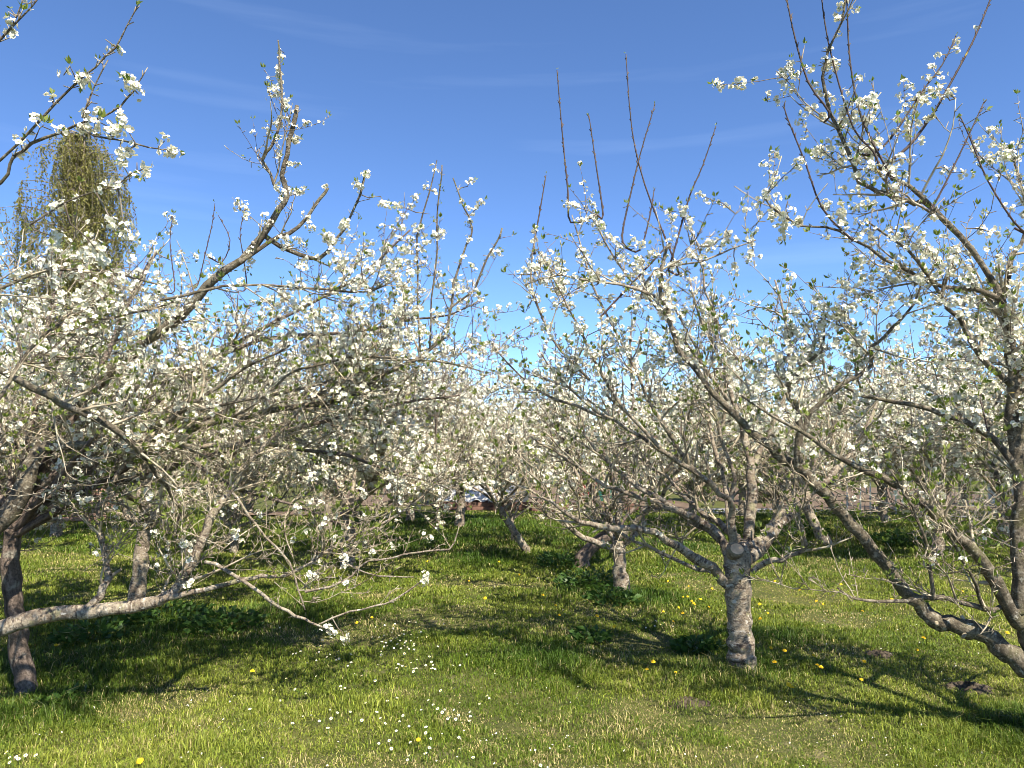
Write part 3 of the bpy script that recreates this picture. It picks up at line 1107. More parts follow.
# --- the tree in the middle of the lawn with a stout pale trunk and a sawn stub
def tree_centre():
    t = Plum(23, detail=.85, bloom=.85, leafy=1.5, thick=1.4)
    d = 5.6
    b0 = G(742, 672)
    base = base_at(b0[0], b0[1])
    d = base[1]
    t.limb([vadd(base, (.01, 0, -.06))] + tr([(742, 671, 39), (742, 662, 35.5), (742, 650, 33), (741, 635, 31), (739, 605, 29), (738, 578, 31), (738, 558, 32), (739, 543, 26)], d)[0],
           [.118] + tr([(742, 671, 39), (742, 662, 35.5), (742, 650, 33), (741, 635, 31), (739, 605, 29), (738, 578, 31), (738, 558, 32), (739, 543, 24)], d)[1], 4, 16, .004)
    specs = (
        ([(733, 590, 13), (712, 568, 14), (700, 560, 14), (685, 550, 12), (668, 541, 11), (655, 533, 10), (632, 529, 9), (600, 528, 8), (580, 521, 7), (566, 513, 6), (552, 502, 5), (530, 492, 4), (505, 480, 3)], d, d - .55, .7),
        ([(733, 588, 9), (726, 579, 9), (709, 571, 8), (686, 564, 7), (660, 551, 6), (634, 540, 5), (605, 528, 4), (580, 510, 3)], d + .1, d + .7, .6),
        ([(729, 560, 13), (723, 544, 12), (714, 529, 11), (694, 518, 11), (672, 509, 10), (656, 503, 8), (630, 494, 7), (605, 485, 6), (580, 468, 5), (556, 452, 4), (530, 436, 3)], d + .1, d + .6, .9),
        ([(734, 552, 13), (732, 531, 12), (733, 511, 10), (727, 500, 9), (710, 484, 9), (690, 469, 8), (669, 455, 7), (642, 438, 6), (612, 420, 5), (584, 402, 4), (560, 378, 3)], d, d - .4, 1.1),
        ([(733, 515, 9), (732, 490, 8), (731, 470, 7), (722, 440, 6), (712, 405, 6), (705, 370, 5), (690, 335, 4), (672, 305, 3), (655, 270, 2)], d, d + .1, 1.3),
        ([(744, 552, 16), (750, 520, 15), (752, 490, 14), (750, 462, 11), (745, 440, 10), (738, 415, 8), (728, 385, 7), (716, 350, 5), (700, 320, 4), (690, 280, 3)], d + .1, d + .5, 1.3),
        ([(751, 470, 9), (762, 448, 8), (772, 425, 7), (785, 395, 6), (790, 360, 5), (786, 320, 4), (775, 280, 3)], d + .2, d + .5, 1.3),
        ([(746, 560, 18), (765, 540, 18), (780, 523, 16), (797, 508, 14), (815, 490, 12), (838, 470, 10), (856, 445, 8), (872, 415, 6), (880, 385, 4), (884, 350, 3)], d + .05, d + .7, 1.0),
        ([(752, 572, 9), (764, 562, 9), (782, 559, 8), (797, 554, 7), (806, 546, 7), (803, 532, 6), (796, 512, 5), (794, 485, 4), (800, 455, 3)], d - .05, d - .3, .7),
    )
    for seq, d0, d1, bl in specs:
        q, s = t.limb(*tr(seq, d0, d1), 2, 9)
        t.ramify(q, s, 4.8, (.25, .75), .36, bl)
    # crown limbs higher up
    for seq, d0, d1 in (
        ([(660, 448, 7), (625, 410, 6), (600, 370, 5), (580, 330, 4), (560, 290, 3), (540, 252, 3)], d - .3, d - .5),
        ([(700, 476, 7), (672, 440, 6), (650, 400, 5), (625, 350, 4), (600, 300, 4), (585, 262, 3), (572, 215, 2)], d, d + .2),
        ([(728, 400, 6), (700, 360, 5), (668, 320, 5), (630, 280, 4), (605, 240, 3), (590, 215, 2)], d + .1, d - .2),
        ([(722, 430, 6), (725, 380, 5), (720, 330, 4), (705, 290, 4), (700, 250, 3), (683, 212, 2)], d + .3, d + .3),
        ([(590, 380, 5), (560, 350, 4), (540, 315, 4), (530, 275, 3), (536, 235, 2)], d - .4, d - .5),
        ([(640, 300, 4), (655, 270, 4), (700, 262, 3), (735, 248, 3), (756, 240, 2)], d - .6, d - .5),
        ([(610, 420, 5), (575, 405, 5), (540, 392, 4), (510, 365, 3), (490, 340, 2)], d - .2, d),
        ([(665, 300, 5), (640, 290, 5), (600, 283, 4), (560, 275, 3), (525, 285, 2)], d - .8, d - .9),
    ):
        q, s = t.limb(*tr(seq, d0, d1), 2, 7)
        t.ramify(q, s, 6.0, (.15, .40), .1, 1.3)
    t.goblet(vadd(P(740, 545, d), (0, .05, 0)), 4, 1.6, 3.0, .035, az0=.5, span=2.4, elev=(.35, .9), bl=1.1, shoots=1)
    t.unlist()
    for seq in ([(568, 192), (562, 130), (557, 70)], [(603, 215), (596, 165), (589, 116)], [(668, 245), (645, 185), (632, 130), (626, 54)],
                [(622, 235), (632, 188), (640, 155), (655, 104)], [(680, 230), (690, 195), (703, 165), (716, 126)], [(533, 250), (540, 210), (546, 175)],
                [(640, 250), (650, 215), (654, 190)]):
        t.shoot(tr(seq, d - .3)[0], .006, .0025)
    t.shoot(tr([(626, 290), (668, 245)], d - .3)[0], .006, .005, bl=.3)
    for (a, b), n in (((572, 205), 24), ((585, 220), 14), ((600, 225), 20), ((612, 240), 16), ((640, 245), 14), ((684, 212), 20), ((690, 225), 16), ((535, 235), 12), ((545, 262), 18), ((560, 265), 16), ((690, 255), 20),
                      ((710, 245), 24), ((728, 238), 20), ((640, 262), 20), ((648, 285), 16), ((560, 285), 16), ((700, 195), 8), ((720, 205), 8), ((750, 255), 20), ((672, 268), 18), ((735, 270), 18), ((538, 282), 16)):
        t.spray(P(a, b, d - .35), n, .07)
    root = t.finish('plum_tree', 'stout pale plum tree with a sawn stub on its trunk, right of centre', base)
    mb = MB()
    c = Vector(P(737, 549, d - .09))
    ax = Vector((0, -.8, .6))
    mb.tube([c - ax * .17, c - ax * .03, c], [.060, .052, .049], 18)
    o = link('sawn_stub', mb.mesh('sawn_stub', M['bark'], True), root)
    o.location = -Vector(base)
    mb = MB()
    n = 18
    wv = Vector((0, .6, .8))
    mb.poly([c + ax * .003 + Vector((1, 0, 0)) * (.046 * math.cos(k * 6.283 / n)) + wv * (.043 * math.sin(k * 6.283 / n)) for k in range(n)])
    o2 = link('cut_face', mb.mesh('cut_face', M['cut']), o)
    o2['label'] = 'pale round saw cut facing the camera'


# --- left: a near tree whose trunk stands just outside the frame, and the furrowed trunk behind its limb
def tree_left_near():
    t = Plum(37, detail=1.05, bloom=.8, leafy=1.2, thick=1.2)
    t.rich = 1.9
    d = 4.8
    fork = P(-125, 640, d)
    base = base_at(fork[0] - .03, d)
    t.limb([vadd(base, (0, 0, -.05)), vadd(base, (0, 0, .06)), vadd(base, (.01, 0, .25)), fork], [.17, .15, .13, .12], 4, 14, .006)
    specs = (
        ([(-125, 642, 34), (-50, 640, 31), (0, 627, 28), (40, 616, 26), (90, 611, 23), (130, 608, 21), (160, 601, 20), (180, 585, 17), (193, 560, 16), (205, 530, 14), (220, 506, 13), (236, 482, 11), (255, 455, 9), (285, 425, 7), (320, 395, 5), (350, 380, 4)], d, 5.20, .6, .4),
        ([(80, 612, 16), (94, 603, 15), (102, 588, 14), (107, 566, 12), (104, 545, 11), (98, 520, 9), (108, 490, 8), (125, 460, 7), (140, 420, 5)], 4.90, 5.20, .6, .3),
        ([(160, 600, 12), (178, 594, 11), (205, 589, 10), (242, 581, 9), (262, 577, 8), (285, 575, 7), (310, 562, 6), (335, 548, 6), (357, 536, 6), (378, 526, 5), (398, 514, 4), (425, 495, 3), (450, 470, 2)], 4.90, 5.30, .7, .5),
        ([(205, 562, 7), (227, 568, 7), (260, 593, 7), (280, 606, 6), (296, 614, 6), (312, 622, 5), (322, 627, 4)], 4.90, 4.80, .7, .75),
        ([(318, 625, 4), (350, 612, 4), (375, 606, 4), (395, 599, 4), (417, 585, 3), (424, 578, 3)], 4.80, 4.90, .1, .75),
        ([(232, 492, 6), (248, 513, 5), (265, 537, 5), (290, 562, 5), (298, 590, 4), (305, 610, 3)], 4.90, 4.90, .5, .3),
        ([(305, 592, 5), (330, 586, 5), (352, 575, 5), (365, 562, 4), (378, 560, 4), (405, 555, 4), (428, 551, 4), (450, 549, 4), (456, 536, 3), (459, 526, 2)], 4.90, 4.90, .2, .75),
        ([(345, 563, 3), (365, 572, 3), (390, 577, 3), (414, 577, 2)], 4.90, 4.90, .2, .75),
        # upper thick limb and its forks
        ([(-125, 640, 32), (-60, 600, 32), (-20, 545, 31), (10, 512, 30), (26, 482, 27), (38, 452, 20), (60, 447, 16), (90, 447, 15), (115, 444, 14), (150, 440, 13), (180, 432, 13), (215, 421, 12), (247, 417, 12), (282, 407, 11), (320, 405, 11), (350, 397, 10), (372, 384, 9), (395, 370, 8), (420, 357, 8), (445, 337, 7)], d, 5.50, 1.0, .35),
        ([(445, 337, 6), (452, 302, 5), (455, 285, 5), (466, 245, 4), (473, 228, 4), (463, 205, 3), (453, 178, 3)], 5.50, 5.50, 1.0, .3),
        ([(448, 310, 5), (473, 290, 5), (482, 268, 5), (495, 246, 4), (502, 228, 4)], 5.50, 5.45, .2, .3),
        ([(430, 350, 5), (432, 300, 4), (437, 250, 4), (437, 224, 4), (440, 190, 3), (442, 165, 3)], 5.50, 5.40, .3, .3),
        ([(420, 355, 5), (418, 310, 4), (418, 270, 4), (417, 235, 4), (430, 190, 3), (437, 160, 2)], 5.50, 5.60, 1.8, .2),
        ([(-70, 320, 9), (-30, 352, 10), (0, 370, 11), (32, 387, 12), (62, 403, 12), (95, 418, 12), (122, 434, 12), (140, 452, 10), (150, 466, 9), (163, 482, 8), (174, 495, 7), (180, 512, 5), (176, 535, 3)], 3.7, 5.00, .7, .3),
        ([(122, 434, 10), (140, 431, 11), (160, 424, 12), (178, 414, 11), (192, 403, 10), (210, 392, 8), (232, 375, 6), (262, 360, 5), (290, 345, 4)], 4.90, 4.90, .9, .5),
        ([(200, 447, 9), (225, 446, 9), (255, 444, 9), (283, 445, 8)], 5.20, 5.20, .5, .8),
        ([(270, 392, 5), (285, 378, 5), (300, 370, 5), (332, 361, 5), (360, 357, 5), (387, 357, 5), (420, 360, 4), (450, 364, 3), (485, 372, 2)], 5.00, 5.10, .9, .4),
        ([(200, 410, 6), (240, 401, 6), (265, 397, 6), (307, 387, 5), (340, 376, 5), (368, 366, 4)], 4.90, 5.20, .7, .4),
        ([(160, 300, 6), (200, 292, 6), (225, 286, 6), (262, 286, 5), (300, 288, 5), (330, 291, 5), (370, 291, 4), (395, 280, 3)], 4.70, 4.90, 1.0, .3),
        ([(-40, 440, 9), (-10, 410, 8), (12, 380, 8), (30, 350, 7), (60, 325, 6), (110, 318, 5), (150, 310, 4), (180, 300, 3)], 3.6, 4.80, 1.0, .3),
        ([(-60, 330, 9), (-30, 300, 8), (0, 290, 7), (30, 275, 6), (65, 268, 6), (110, 272, 5), (160, 285, 4)], 3.6, 4.70, 1.1, .2),
        ([(-90, 320, 11), (-60, 260, 9), (-30, 215, 8), (0, 183, 7), (10, 165, 6), (22, 150, 6), (45, 138, 6), (74, 126, 5), (95, 120, 5), (112, 112, 4), (128, 98, 4), (139, 82, 3), (145, 72, 2)], 3.3, 3.2, 1.3, .45),
        ([(78, 127, 4), (95, 136, 4), (120, 140, 4), (149, 147, 3), (163, 150, 2)], 3.2, 3.2, 1.2, .2),
        ([(30, 225, 4), (64, 203, 4), (95, 192, 4), (118, 185, 4), (128, 175, 3), (146, 168, 3)], 3.2, 3.2, 1.0, .2),
        ([(-60, 190, 6), (-20, 172, 5), (0, 160, 5), (36, 124, 5), (71, 88, 5), (95, 67, 4), (115, 47, 4), (127, 25, 3), (139, 2, 3)], 3.2, 3.2, .5, .2),
        ([(82, 118, 3), (95, 85, 3), (108, 60, 3)], 3.2, 3.2, .3, .2),
        ([(-40, 80, 5), (0, 40, 5), (20, 20, 4), (40, -4, 3)], 3.1, 3.1, .4, .2),
        ([(-20, 60, 4), (0, 42, 4), (16, 16, 3), (26, -8, 3)], 3.15, 3.15, .4, .2),
    )
    for seq, d0, d1, bl, st in specs:
        up_ = seq[1][1] <= 600 and seq[0][2] > 30
        q, s = t.limb(*tr(seq, d0, d1, .8), 2, 9, layer='moss' if up_ or seq[1][1] < 445 else 'trunk')
        if st == .45 or seq[-1][1] < 240:
            t.dress(q, s, bl, 4.0, (.05, .2), .35)
        elif st < .74:
            t.ramify(q, s, 7.0, (.2, .7), st, bl)
        else:
            t.dress(q, s, bl, 4.0, (.06, .2))
    t.goblet(vadd(fork, (0, 0, .1)), 6, 1.6, 2.15, .035, az0=.4, span=3.2, elev=(.3, .7), bl=1.0, shoots=0)
    t.goblet(vadd(fork, (0, 0, .1)), 3, 1.1, 2.5, .04, az0=3.6, span=2.0, elev=(.5, .9), bl=1.0, shoots=0)
    sprays = (((330, 632), 4.80, 12, .05), ((345, 640), 4.80, 8, .04), ((424, 577), 4.90, 10, .045), ((215, 362), 3.3, 34, .075), ((200, 350), 3.3, 20, .06), ((232, 350), 3.3, 16, .05), ((32, 425), 3.1, 24, .075), ((15, 445), 3.1, 12, .06), ((45, 450), 3.1, 10, .05),
              ((172, 152), 3.2, 16, .035), ((145, 170), 3.2, 10, .03), ((133, 88), 3.2, 14, .04), ((128, 80), 3.2, 8, .03), ((112, 133), 3.2, 12, .035), ((122, 120), 3.2, 10, .03), ((82, 80), 3.2, 9, .03), ((53, 99), 3.2, 3, .02),
              ((122, 156), 3.2, 9, .03), ((10, 25), 3.1, 5, .03), ((57, 208), 3.2, 10, .04), ((130, 235), 3.2, 14, .05), ((110, 225), 3.2, 9, .04), ((100, 255), 3.3, 22, .07), ((125, 280), 3.3, 18, .06), ((60, 240), 3.3, 14, .05),
              ((190, 585), 4.70, 8, .05), ((185, 540), 4.70, 9, .05), ((235, 535), 4.70, 10, .05), ((130, 150), 3.2, 8, .03), ((310, 575), 4.90, 10, .05), ((345, 560), 4.90, 14, .06), ((85, 500), 4.70, 14, .05), ((195, 460), 3.7, 12, .06), ((30, 505), 3.5, 10, .06),
              ((440, 235), 5.50, 30, .1), ((480, 205), 5.50, 14, .06), ((470, 182), 5.50, 6, .04), ((395, 205), 5.40, 14, .06), ((425, 245), 5.50, 22, .09), ((455, 290), 5.50, 20, .09))
    t.unlist()
    for (a, b), dd, n, sp in sprays:
        t.spray(P(a, b, dd), n, sp)
    t.finish('plum_tree', 'near plum tree reaching in at left with a thick low horizontal limb', base)


def tree_left_mid():
    t = Plum(41, detail=1.0, bloom=.75, leafy=1.2, thick=1.25)
    t.rich = 1.4
    b0 = G(27, 697)
    base = base_at(b0[0], b0[1])
    d = base[1]
    tk = tr([(27, 695, 27), (24, 675, 24), (20, 645, 22), (15, 610, 22), (11, 570, 21), (12, 535, 19), (15, 505, 18)], d)
    t.limb([vadd(base, (.01, 0, -.05))] + tk[0], [.11] + tk[1], 4, 12, .006)
    specs = (
        ([(14, 520, 15), (24, 480, 14), (45, 440, 13), (75, 405, 12), (105, 375, 12), (132, 352, 12), (160, 332, 12), (185, 311, 11), (207, 284, 10), (240, 260, 9), (262, 236, 8), (278, 212, 8), (286, 198, 7), (284, 175, 6), (287, 155, 6), (292, 128, 6), (297, 106, 5)], d, d - .2, 1.0),
        ([(278, 190, 4), (270, 174, 4), (262, 160, 4), (269, 148, 4), (276, 136, 4), (282, 104, 3), (280, 64, 3), (278, 40, 2)], d - .2, d - .2, .4),
        ([(240, 262, 6), (270, 240, 5), (290, 232, 5), (306, 217, 4), (318, 200, 4), (328, 188, 3)], d - .2, d - .1, 1.3),
        ([(265, 236, 6), (300, 255, 5), (320, 258, 5), (336, 240, 4), (352, 215, 3), (365, 175, 3)], d - .1, d, 1.4),
        ([(15, 505, 14), (60, 470, 12), (110, 435, 11), (160, 400, 9), (205, 365, 8), (250, 335, 7), (300, 310, 6), (345, 285, 5), (385, 255, 4), (410, 230, 3)], d + .1, d + .5, 1.4),
        ([(15, 510, 13), (70, 490, 12), (130, 480, 11), (190, 462, 10), (250, 440, 8), (310, 425, 7), (370, 410, 6), (420, 400, 4), (460, 395, 3)], d + .1, d + .7, .9),
        ([(15, 515, 12), (60, 440, 10), (90, 390, 9), (115, 340, 8), (130, 300, 7), (150, 262, 5), (160, 250, 4)], d + .1, d + .4, 1.3),
        ([(15, 515, 12), (30, 430, 10), (45, 370, 9), (50, 310, 7), (62, 270, 4)], d + .1, d + .3, 1.1),
        ([(200, 365, 7), (260, 340, 6), (320, 335, 5), (370, 330, 5), (410, 320, 4), (450, 315, 3), (480, 300, 2)], d + .3, d + .3, 1.4),
        ([(250, 440, 7), (300, 450, 6), (345, 455, 5), (390, 470, 4), (425, 480, 3), (450, 490, 2)], d + .3, d + .2, .7),
        ([(190, 460, 7), (240, 490, 6), (290, 505, 5), (330, 520, 4), (365, 530, 3)], d + .2, d + .1, .5),
    )
    for seq, d0, d1, bl in specs:
        up_ = seq[-1][1] < 195
        q, s = t.limb(*tr(seq, d0, d1, 1.35 if up_ else 1.0), 2, 8, layer='moss' if up_ else 'trunk')
        if up_:
            k = len(q) * 6 // 10
            t.ramify(q[:k], s[:k], 6.0, (.2, .55), .2, bl)
            t.dress(q[k:], s[k:], bl, 2.5, (.05, .18))
        else:
            t.ramify(q, s, 7.0, (.22, .7), .2, bl)
    t.goblet(vadd(P(14, 520, d), (0, 0, 0)), 11, 1.8, 2.5, .033, az0=-.2, span=3.4, elev=(.25, .75), bl=1.1, shoots=0)
    t.unlist()
    for (a, b), n, sp in (((280, 55), 12, .04), ((279, 75), 20, .05), ((280, 92), 12, .04), ((286, 102), 12, .04), ((279, 124), 20, .05), ((296, 140), 14, .04), ((292, 165), 14, .04), ((300, 192), 16, .05), ((330, 240), 40, .10), ((345, 225), 30, .09), ((340, 260), 30, .1),
                          ((385, 205), 16, .06), ((358, 185), 16, .05), ((365, 175), 12, .05), ((375, 265), 36, .12), ((395, 275), 30, .1), ((310, 225), 18, .06), ((405, 250), 22, .08), ((250, 262), 20, .08), ((285, 245), 18, .07), ((360, 285), 24, .09)):
        t.spray(P(a, b, d - .15), n, sp)
    for seq in ([(240, 660), (245, 600)],):
        pass
    for seq in ([(172, 262), (170, 240), (173, 215)], [(205, 255), (212, 225), (215, 203)], [(243, 255), (240, 232), (246, 206)], [(222, 262), (230, 240), (218, 215)]):
        t.shoot(tr(seq, d + .3)[0], .0045, .002)
    t.finish('plum_tree', 'plum tree with a leaning furrowed trunk behind the thick low limb at left', base, 'old_bark')


tree_right()
tree_centre()
tree_left_near()
tree_left_mid()


# --- the rows behind: trunks one can see, each its own tree
def row_tree(seed, label, px, py, tops, w, n, reach, top, bark='bark', d=None, detail=.9, full=False, bloom=1.5, bl=1.2, thick=1.4, shoots=2, fs=.018, elev=(.4, 1.0)):
    t = Plum(seed, detail, bloom, 1.0, thick, fs, -.3)
    t.rich = 1.5
    w = w * 1.1
    t.floor = .95
    b0 = G(px, py)
    base = base_at(b0[0], b0[1])
    d = base[1]
    seq = [(px, py, w * 1.2)] + [(a, b, w * k) for (a, b), k in zip(tops, (1.0, .95, .9, .85))]
    pts, rad = tr(seq, d)
    t.limb([vadd(base, (0, 0, -.05))] + pts, [rad[0]] + rad, 3, 10, .006)
    t.goblet(pts[-1], n, reach, top, rad[-1] * .55, bl=bl, shoots=shoots, per_m=6.5, elev=elev)
    return t.finish('plum_tree', label, base, bark, full)


row_tree(51, 'short plum tree with a stocky dark-footed trunk in lush grass', 622, 593, [(620, 570), (619, 552), (618, 540)], 17, 8, 1.75, 3.2, elev=(.6, 1.1), full=True, detail=.72)
row_tree(52, 'plum tree with a dark trunk arching over behind the stocky trunk', 580, 566, [(586, 553), (597, 543), (610, 534)], 17, 7, 1.9, 3.3, 'old_bark', elev=(.65, 1.15), detail=.6)
row_tree(53, 'plum tree with a thin slanting trunk in front of the timber-edged beds', 528, 553, [(518, 537), (508, 522), (498, 507)], 10, 8, 1.9, 3.5)
row_tree(54, 'plum tree with a pinkish upright trunk just behind the thin slanting trunk', 515, 542, [(513, 532), (511, 522), (511, 514)], 8, 7, 1.9, 3.5)
row_tree(55, 'plum tree with a pale trunk seen under the branches of the low limb at left', 137, 607, [(140, 575), (143, 545), (145, 525)], 17, 10, 2.0, 3.7, full=True, detail=1.05)
row_tree(56, 'plum tree with a thin far trunk half hidden by the left branches', 234, 553, [(234, 543), (233, 533), (232, 522)], 10, 12, 2.3, 4.1)
row_tree(57, 'plum tree with a leaning pale trunk in front of the brown soil at right', 828, 546, [(817, 528), (808, 510), (801, 497)], 13, 11, 2.2, 4.2)
row_tree(58, 'plum tree with a straight slim trunk beside the pale path strip', 776, 530, [(776, 520), (776, 508), (777, 498)], 8, 10, 2.2, 4.3)
row_tree(59, 'plum tree with a straight grey trunk seen between the slanting limbs at right', 938, 557, [(938, 540), (939, 520), (938, 500)], 13, 11, 2.2, 4.1)

# --- trees further back, whose trunks the nearer branches hide
protos = []
for k in range(3):
    t = Plum(70 + k, .9, 2.0, .9, 1.7, .019, -1.4)
    t.rich = 2.2
    t.limb([(0, 0, -.05), (.02, 0, .1), (.03, .02, .4), (.02, .0, .75)], [.11, .095, .08, .075], 3, 8, .006)
    t.goblet((.02, 0, .75), 11, 2.1, 4.0, .04, elev=(.35, 1.15), bl=1.3, shoots=3)
    protos.append(t)
GROUP = 'blossoming plum trees at the back of the orchard'
LBL = 'blossoming plum tree in the tangled rows at the back of the orchard'
first = {}
BACK = [(60, 14.5), (-60, 11.5), (330, 15.5), (410, 17.5), (150, 18.0), (250, 19.0), (690, 16.5), (548, 18.8), (880, 17.0), (1000, 14.0), (1075, 10.5), (460, 16.0), (20, 19.0), (740, 19.0), (960, 18.5), (350, 11.0), (1060, 17.5), (-30, 16.5)]
rb = random.Random(3)
for i, (px, d) in enumerate(BACK):
    k = i % 3
    p = P(px, 450, d)
    base = base_at(p[0], d)
    if k not in first:
        o = protos[k].finish('plum_tree', LBL, (0, 0, 0), 'bark', False, GROUP)
        first[k] = o
    else:
        o = copy_tree(first[k])
    o.location = base
    o.rotation_euler = (0, 0, rb.random() * 6.28)
    s_ = rb.uniform(.95, 1.15)
    o.scale = (s_, s_, s_)

# the row goes on behind the camera's right shoulder; its shade falls on the near grass
o = copy_tree(first[0])
o.location = base_at(5.2, .6)
o.rotation_euler = (0, 0, 1.0)
o['label'] = 'plum tree out of frame at right whose shade falls on the near grass'
del o['group']
# ------------------------------------------------------------------ allotment beyond the orchard
M['soil'] = simple('bare_soil', (0.125, 0.088, 0.058), 1.0, .35, 3.0)
M['path'] = simple('pale_path', (0.50, 0.47, 0.44), .9, .15, 6)
M['timber'] = simple('red_brown_timber', (0.17, 0.095, 0.07), .8, .3, 5)
M['grey_timber'] = simple('grey_timber', (0.27, 0.22, 0.18), .85, .3, 5)
M['white'] = simple('white_paint', (0.72, 0.72, 0.70), .6, .1, 6)
M['red'] = simple('red_plastic', (0.52, 0.03, 0.05), .4, .12, 4)
M['green_plastic'] = simple('dark_green_plastic', (0.02, 0.085, 0.06), .45, .15, 4)
M['pale_green'] = simple('pale_green_paint', (0.42, 0.50, 0.42), .7, .1, 4)
M['dark'] = simple('dark_paint', (0.03, 0.035, 0.035), .7, .2, 4)
M['wire'] = simple('galvanised_wire', (0.42, 0.43, 0.42), .5, .1, 8, .5)


def mat_brick():
    m, nt, b = new_mat('brickwork')
    v = coords(nt)
    br = nt.nodes.new('ShaderNodeTexBrick')
    mp_ = nt.nodes.new('ShaderNodeMapping')
    mp_.inputs['Rotation'].default_value = (R(90), 0, 0)
    nt.links.new(v, mp_.inputs['Vector'])
    nt.links.new(mp_.outputs['Vector'], br.inputs['Vector'])
    br.inputs['Color1'].default_value = (.30, .155, .105, 1)
    br.inputs['Color2'].default_value = (.22, .12, .085, 1)
    br.inputs['Mortar'].default_value = (.36, .32, .27, 1)
    br.inputs['Scale'].default_value = 4.4
    br.inputs['Mortar Size'].default_value = .03
    nt.links.new(mix(nt, .35, br.outputs['Color'], ramp(nt, noise(nt, 9, 5, v), [(.3, (.12, .08, .06)), (.7, (.42, .30, .22))])), b.inputs['Base Color'])
    return m


def mat_tiles():
    m, nt, b = new_mat('clay_tiles')
    v = coords(nt)
    w = nt.nodes.new('ShaderNodeTexWave')
    w.bands_direction = 'Z'
    w.inputs['Scale'].default_value = 3.2
    w.inputs['Distortion'].default_value = .6
    nt.links.new(v, w.inputs['Vector'])
    c = ramp(nt, noise(nt, 5, 5, v), [(.3, (.20, .095, .065)), (.7, (.36, .20, .145))])
    nt.links.new(mix(nt, ramp(nt, w.outputs['Fac'], [(.1, .6), (.3, 0.0)]), c, (.10, .05, .04)), b.inputs['Base Color'])
    return m


def mat_sheet():
    m, nt, b = new_mat('clear_plastic_sheet')
    v = coords(nt)
    nt.links.new(ramp(nt, noise(nt, 9, 5, v), [(.38, (.34, .33, .31)), (.6, (.76, .74, .70))]), b.inputs['Base Color'])
    b.inputs['Roughness'].default_value = .55
    b.inputs['Specular IOR Level'].default_value = .25
    bump(nt, b, noise(nt, 14, 4, v), 1.0, .03)
    return m


M['brick'], M['tiles'], M['sheet'] = mat_brick(), mat_tiles(), mat_sheet()


def patch(name, pts, z, mat, rng, n=5):
    """a flat sheet with an uneven edge"""
    out = []
    for i, a in enumerate(pts):
        b = pts[(i + 1) % len(pts)]
        for k in range(n):
            f = k / n
            out.append((a[0] + (b[0] - a[0]) * f + rng.uniform(-.12, .12), a[1] + (b[1] - a[1]) * f + rng.uniform(-.12, .12), z))
    mb = MB()
    mb.poly(out)
    o = link(name, mb.mesh(name, mat))
    o['kind'] = 'structure'
    return o


rp = random.Random(8)
patch('vegetable_plot', [(-6.5, 22.6), (2.0, 21.6), (2.0, 33), (-6.5, 33)], .016, M['soil'], rp, 8)
patch('soil_plot', [(2.9, 20.0), (5.2, 19.8), (5.2, 30), (2.9, 30)], .012, M['soil'], rp, 6)
patch('bare_soil_plot', [(6.5, 19.5), (16, 17.8), (17, 33), (6.5, 33)], .012, M['soil'], rp, 8)
patch('soil_strip', [(-6.6, 18.2), (-3.6, 18.6), (-3.6, 19.4), (-6.6, 19.2)], .075, M['soil'], rp, 5)
patch('path', [(1.6, 20.9), (2.75, 20.6), (2.75, 22.6), (1.6, 22.4)], .022, M['path'], rp, 6)
patch('garden_path', [(4.7, 19.6), (7.1, 19.3), (7.2, 20.9), (4.8, 21.1)], .018, M['path'], rp, 6)
patch('bed_path', [(-1.5, 20.7), (2.7, 20.3), (5.3, 19.4), (5.4, 19.9), (2.9, 20.6), (-1.5, 21.2)], .008, M['path'], rp, 9)

# low cold frame under a creased sheet
x0, y0, _ = P(478, 500, 21.2)
r_ = thing('cold_frame', 'low timber cold frame under a creased clear sheet beyond the slanting trunk', 'cold frame', (x0, y0, 0))
mb = MB()
for zc in (.05, .155):
    mb.box((0, -.55, zc), (2.1, .05, .10), bev=.006)
    mb.box((0, .55, zc), (2.1, .05, .10), bev=.006)
    mb.box((-1.03, 0, zc), (.05, 1.04, .10), bev=.006)
    mb.box((1.03, 0, zc), (.05, 1.04, .10), bev=.006)
link('timber_side', mb.mesh('timber_side', M['timber']), r_)
mb = MB()
nx_, ny_ = 22, 8
for i in range(nx_):
    for j in range(ny_):
        def zz(a, b):
            return .24 + .62 * (b / ny_) + .035 * math.sin(a * 1.9 + b) + .02 * math.sin(a * .7 - b * 2.1)
        qs = [(i, j), (i + 1, j), (i + 1, j + 1), (i, j + 1)]
        mb.poly([(-1.06 + 2.12 * a / nx_, -.58 + 1.16 * b / ny_, zz(a, b)) for a, b in qs])
o = link('sheet', mb.mesh('sheet', M['sheet'], True), r_)
so = o.modifiers.new('thickness', 'SOLIDIFY')
so.thickness = .004
for px_ in (-.9, -.3, .3, .9):
    mb = MB()
    mb.tube([(px_, -.5, .15), (px_, -.2, .33), (px_, .5, .72)], .012, 6)
    link('hoop', mb.mesh('hoop', M['wire'], True), r_)

# timber edging boards of the beds
for i, (px, dd, L, lab) in enumerate(((522, 20.4, 1.5, 'red-brown timber edging board behind the pinkish trunk'),
                                      (557, 20.2, 1.3, 'red-brown timber edging board left of the red trug'),
                                      (610, 20.6, 1.6, 'red-brown timber edging board right of the red trug'))):
    x, y, _ = P(px, 500, dd)
    mb = MB()
    mb.box((0, 0, .12), (L, .05, .24), bev=.006)
    mb.box((-L / 2 + .05, .055, .14), (.05, .05, .30), bev=.004)
    mb.box((L / 2 - .05, .055, .14), (.05, .05, .30), bev=.004)
    o = link('edging_board', mb.mesh('edging_board', M['timber']), loc=(x, y, 0))
    o.rotation_euler = (0, 0, rp.uniform(-.06, .06))
    tag(o, lab, 'edging board', 'timber edging boards round the beds')

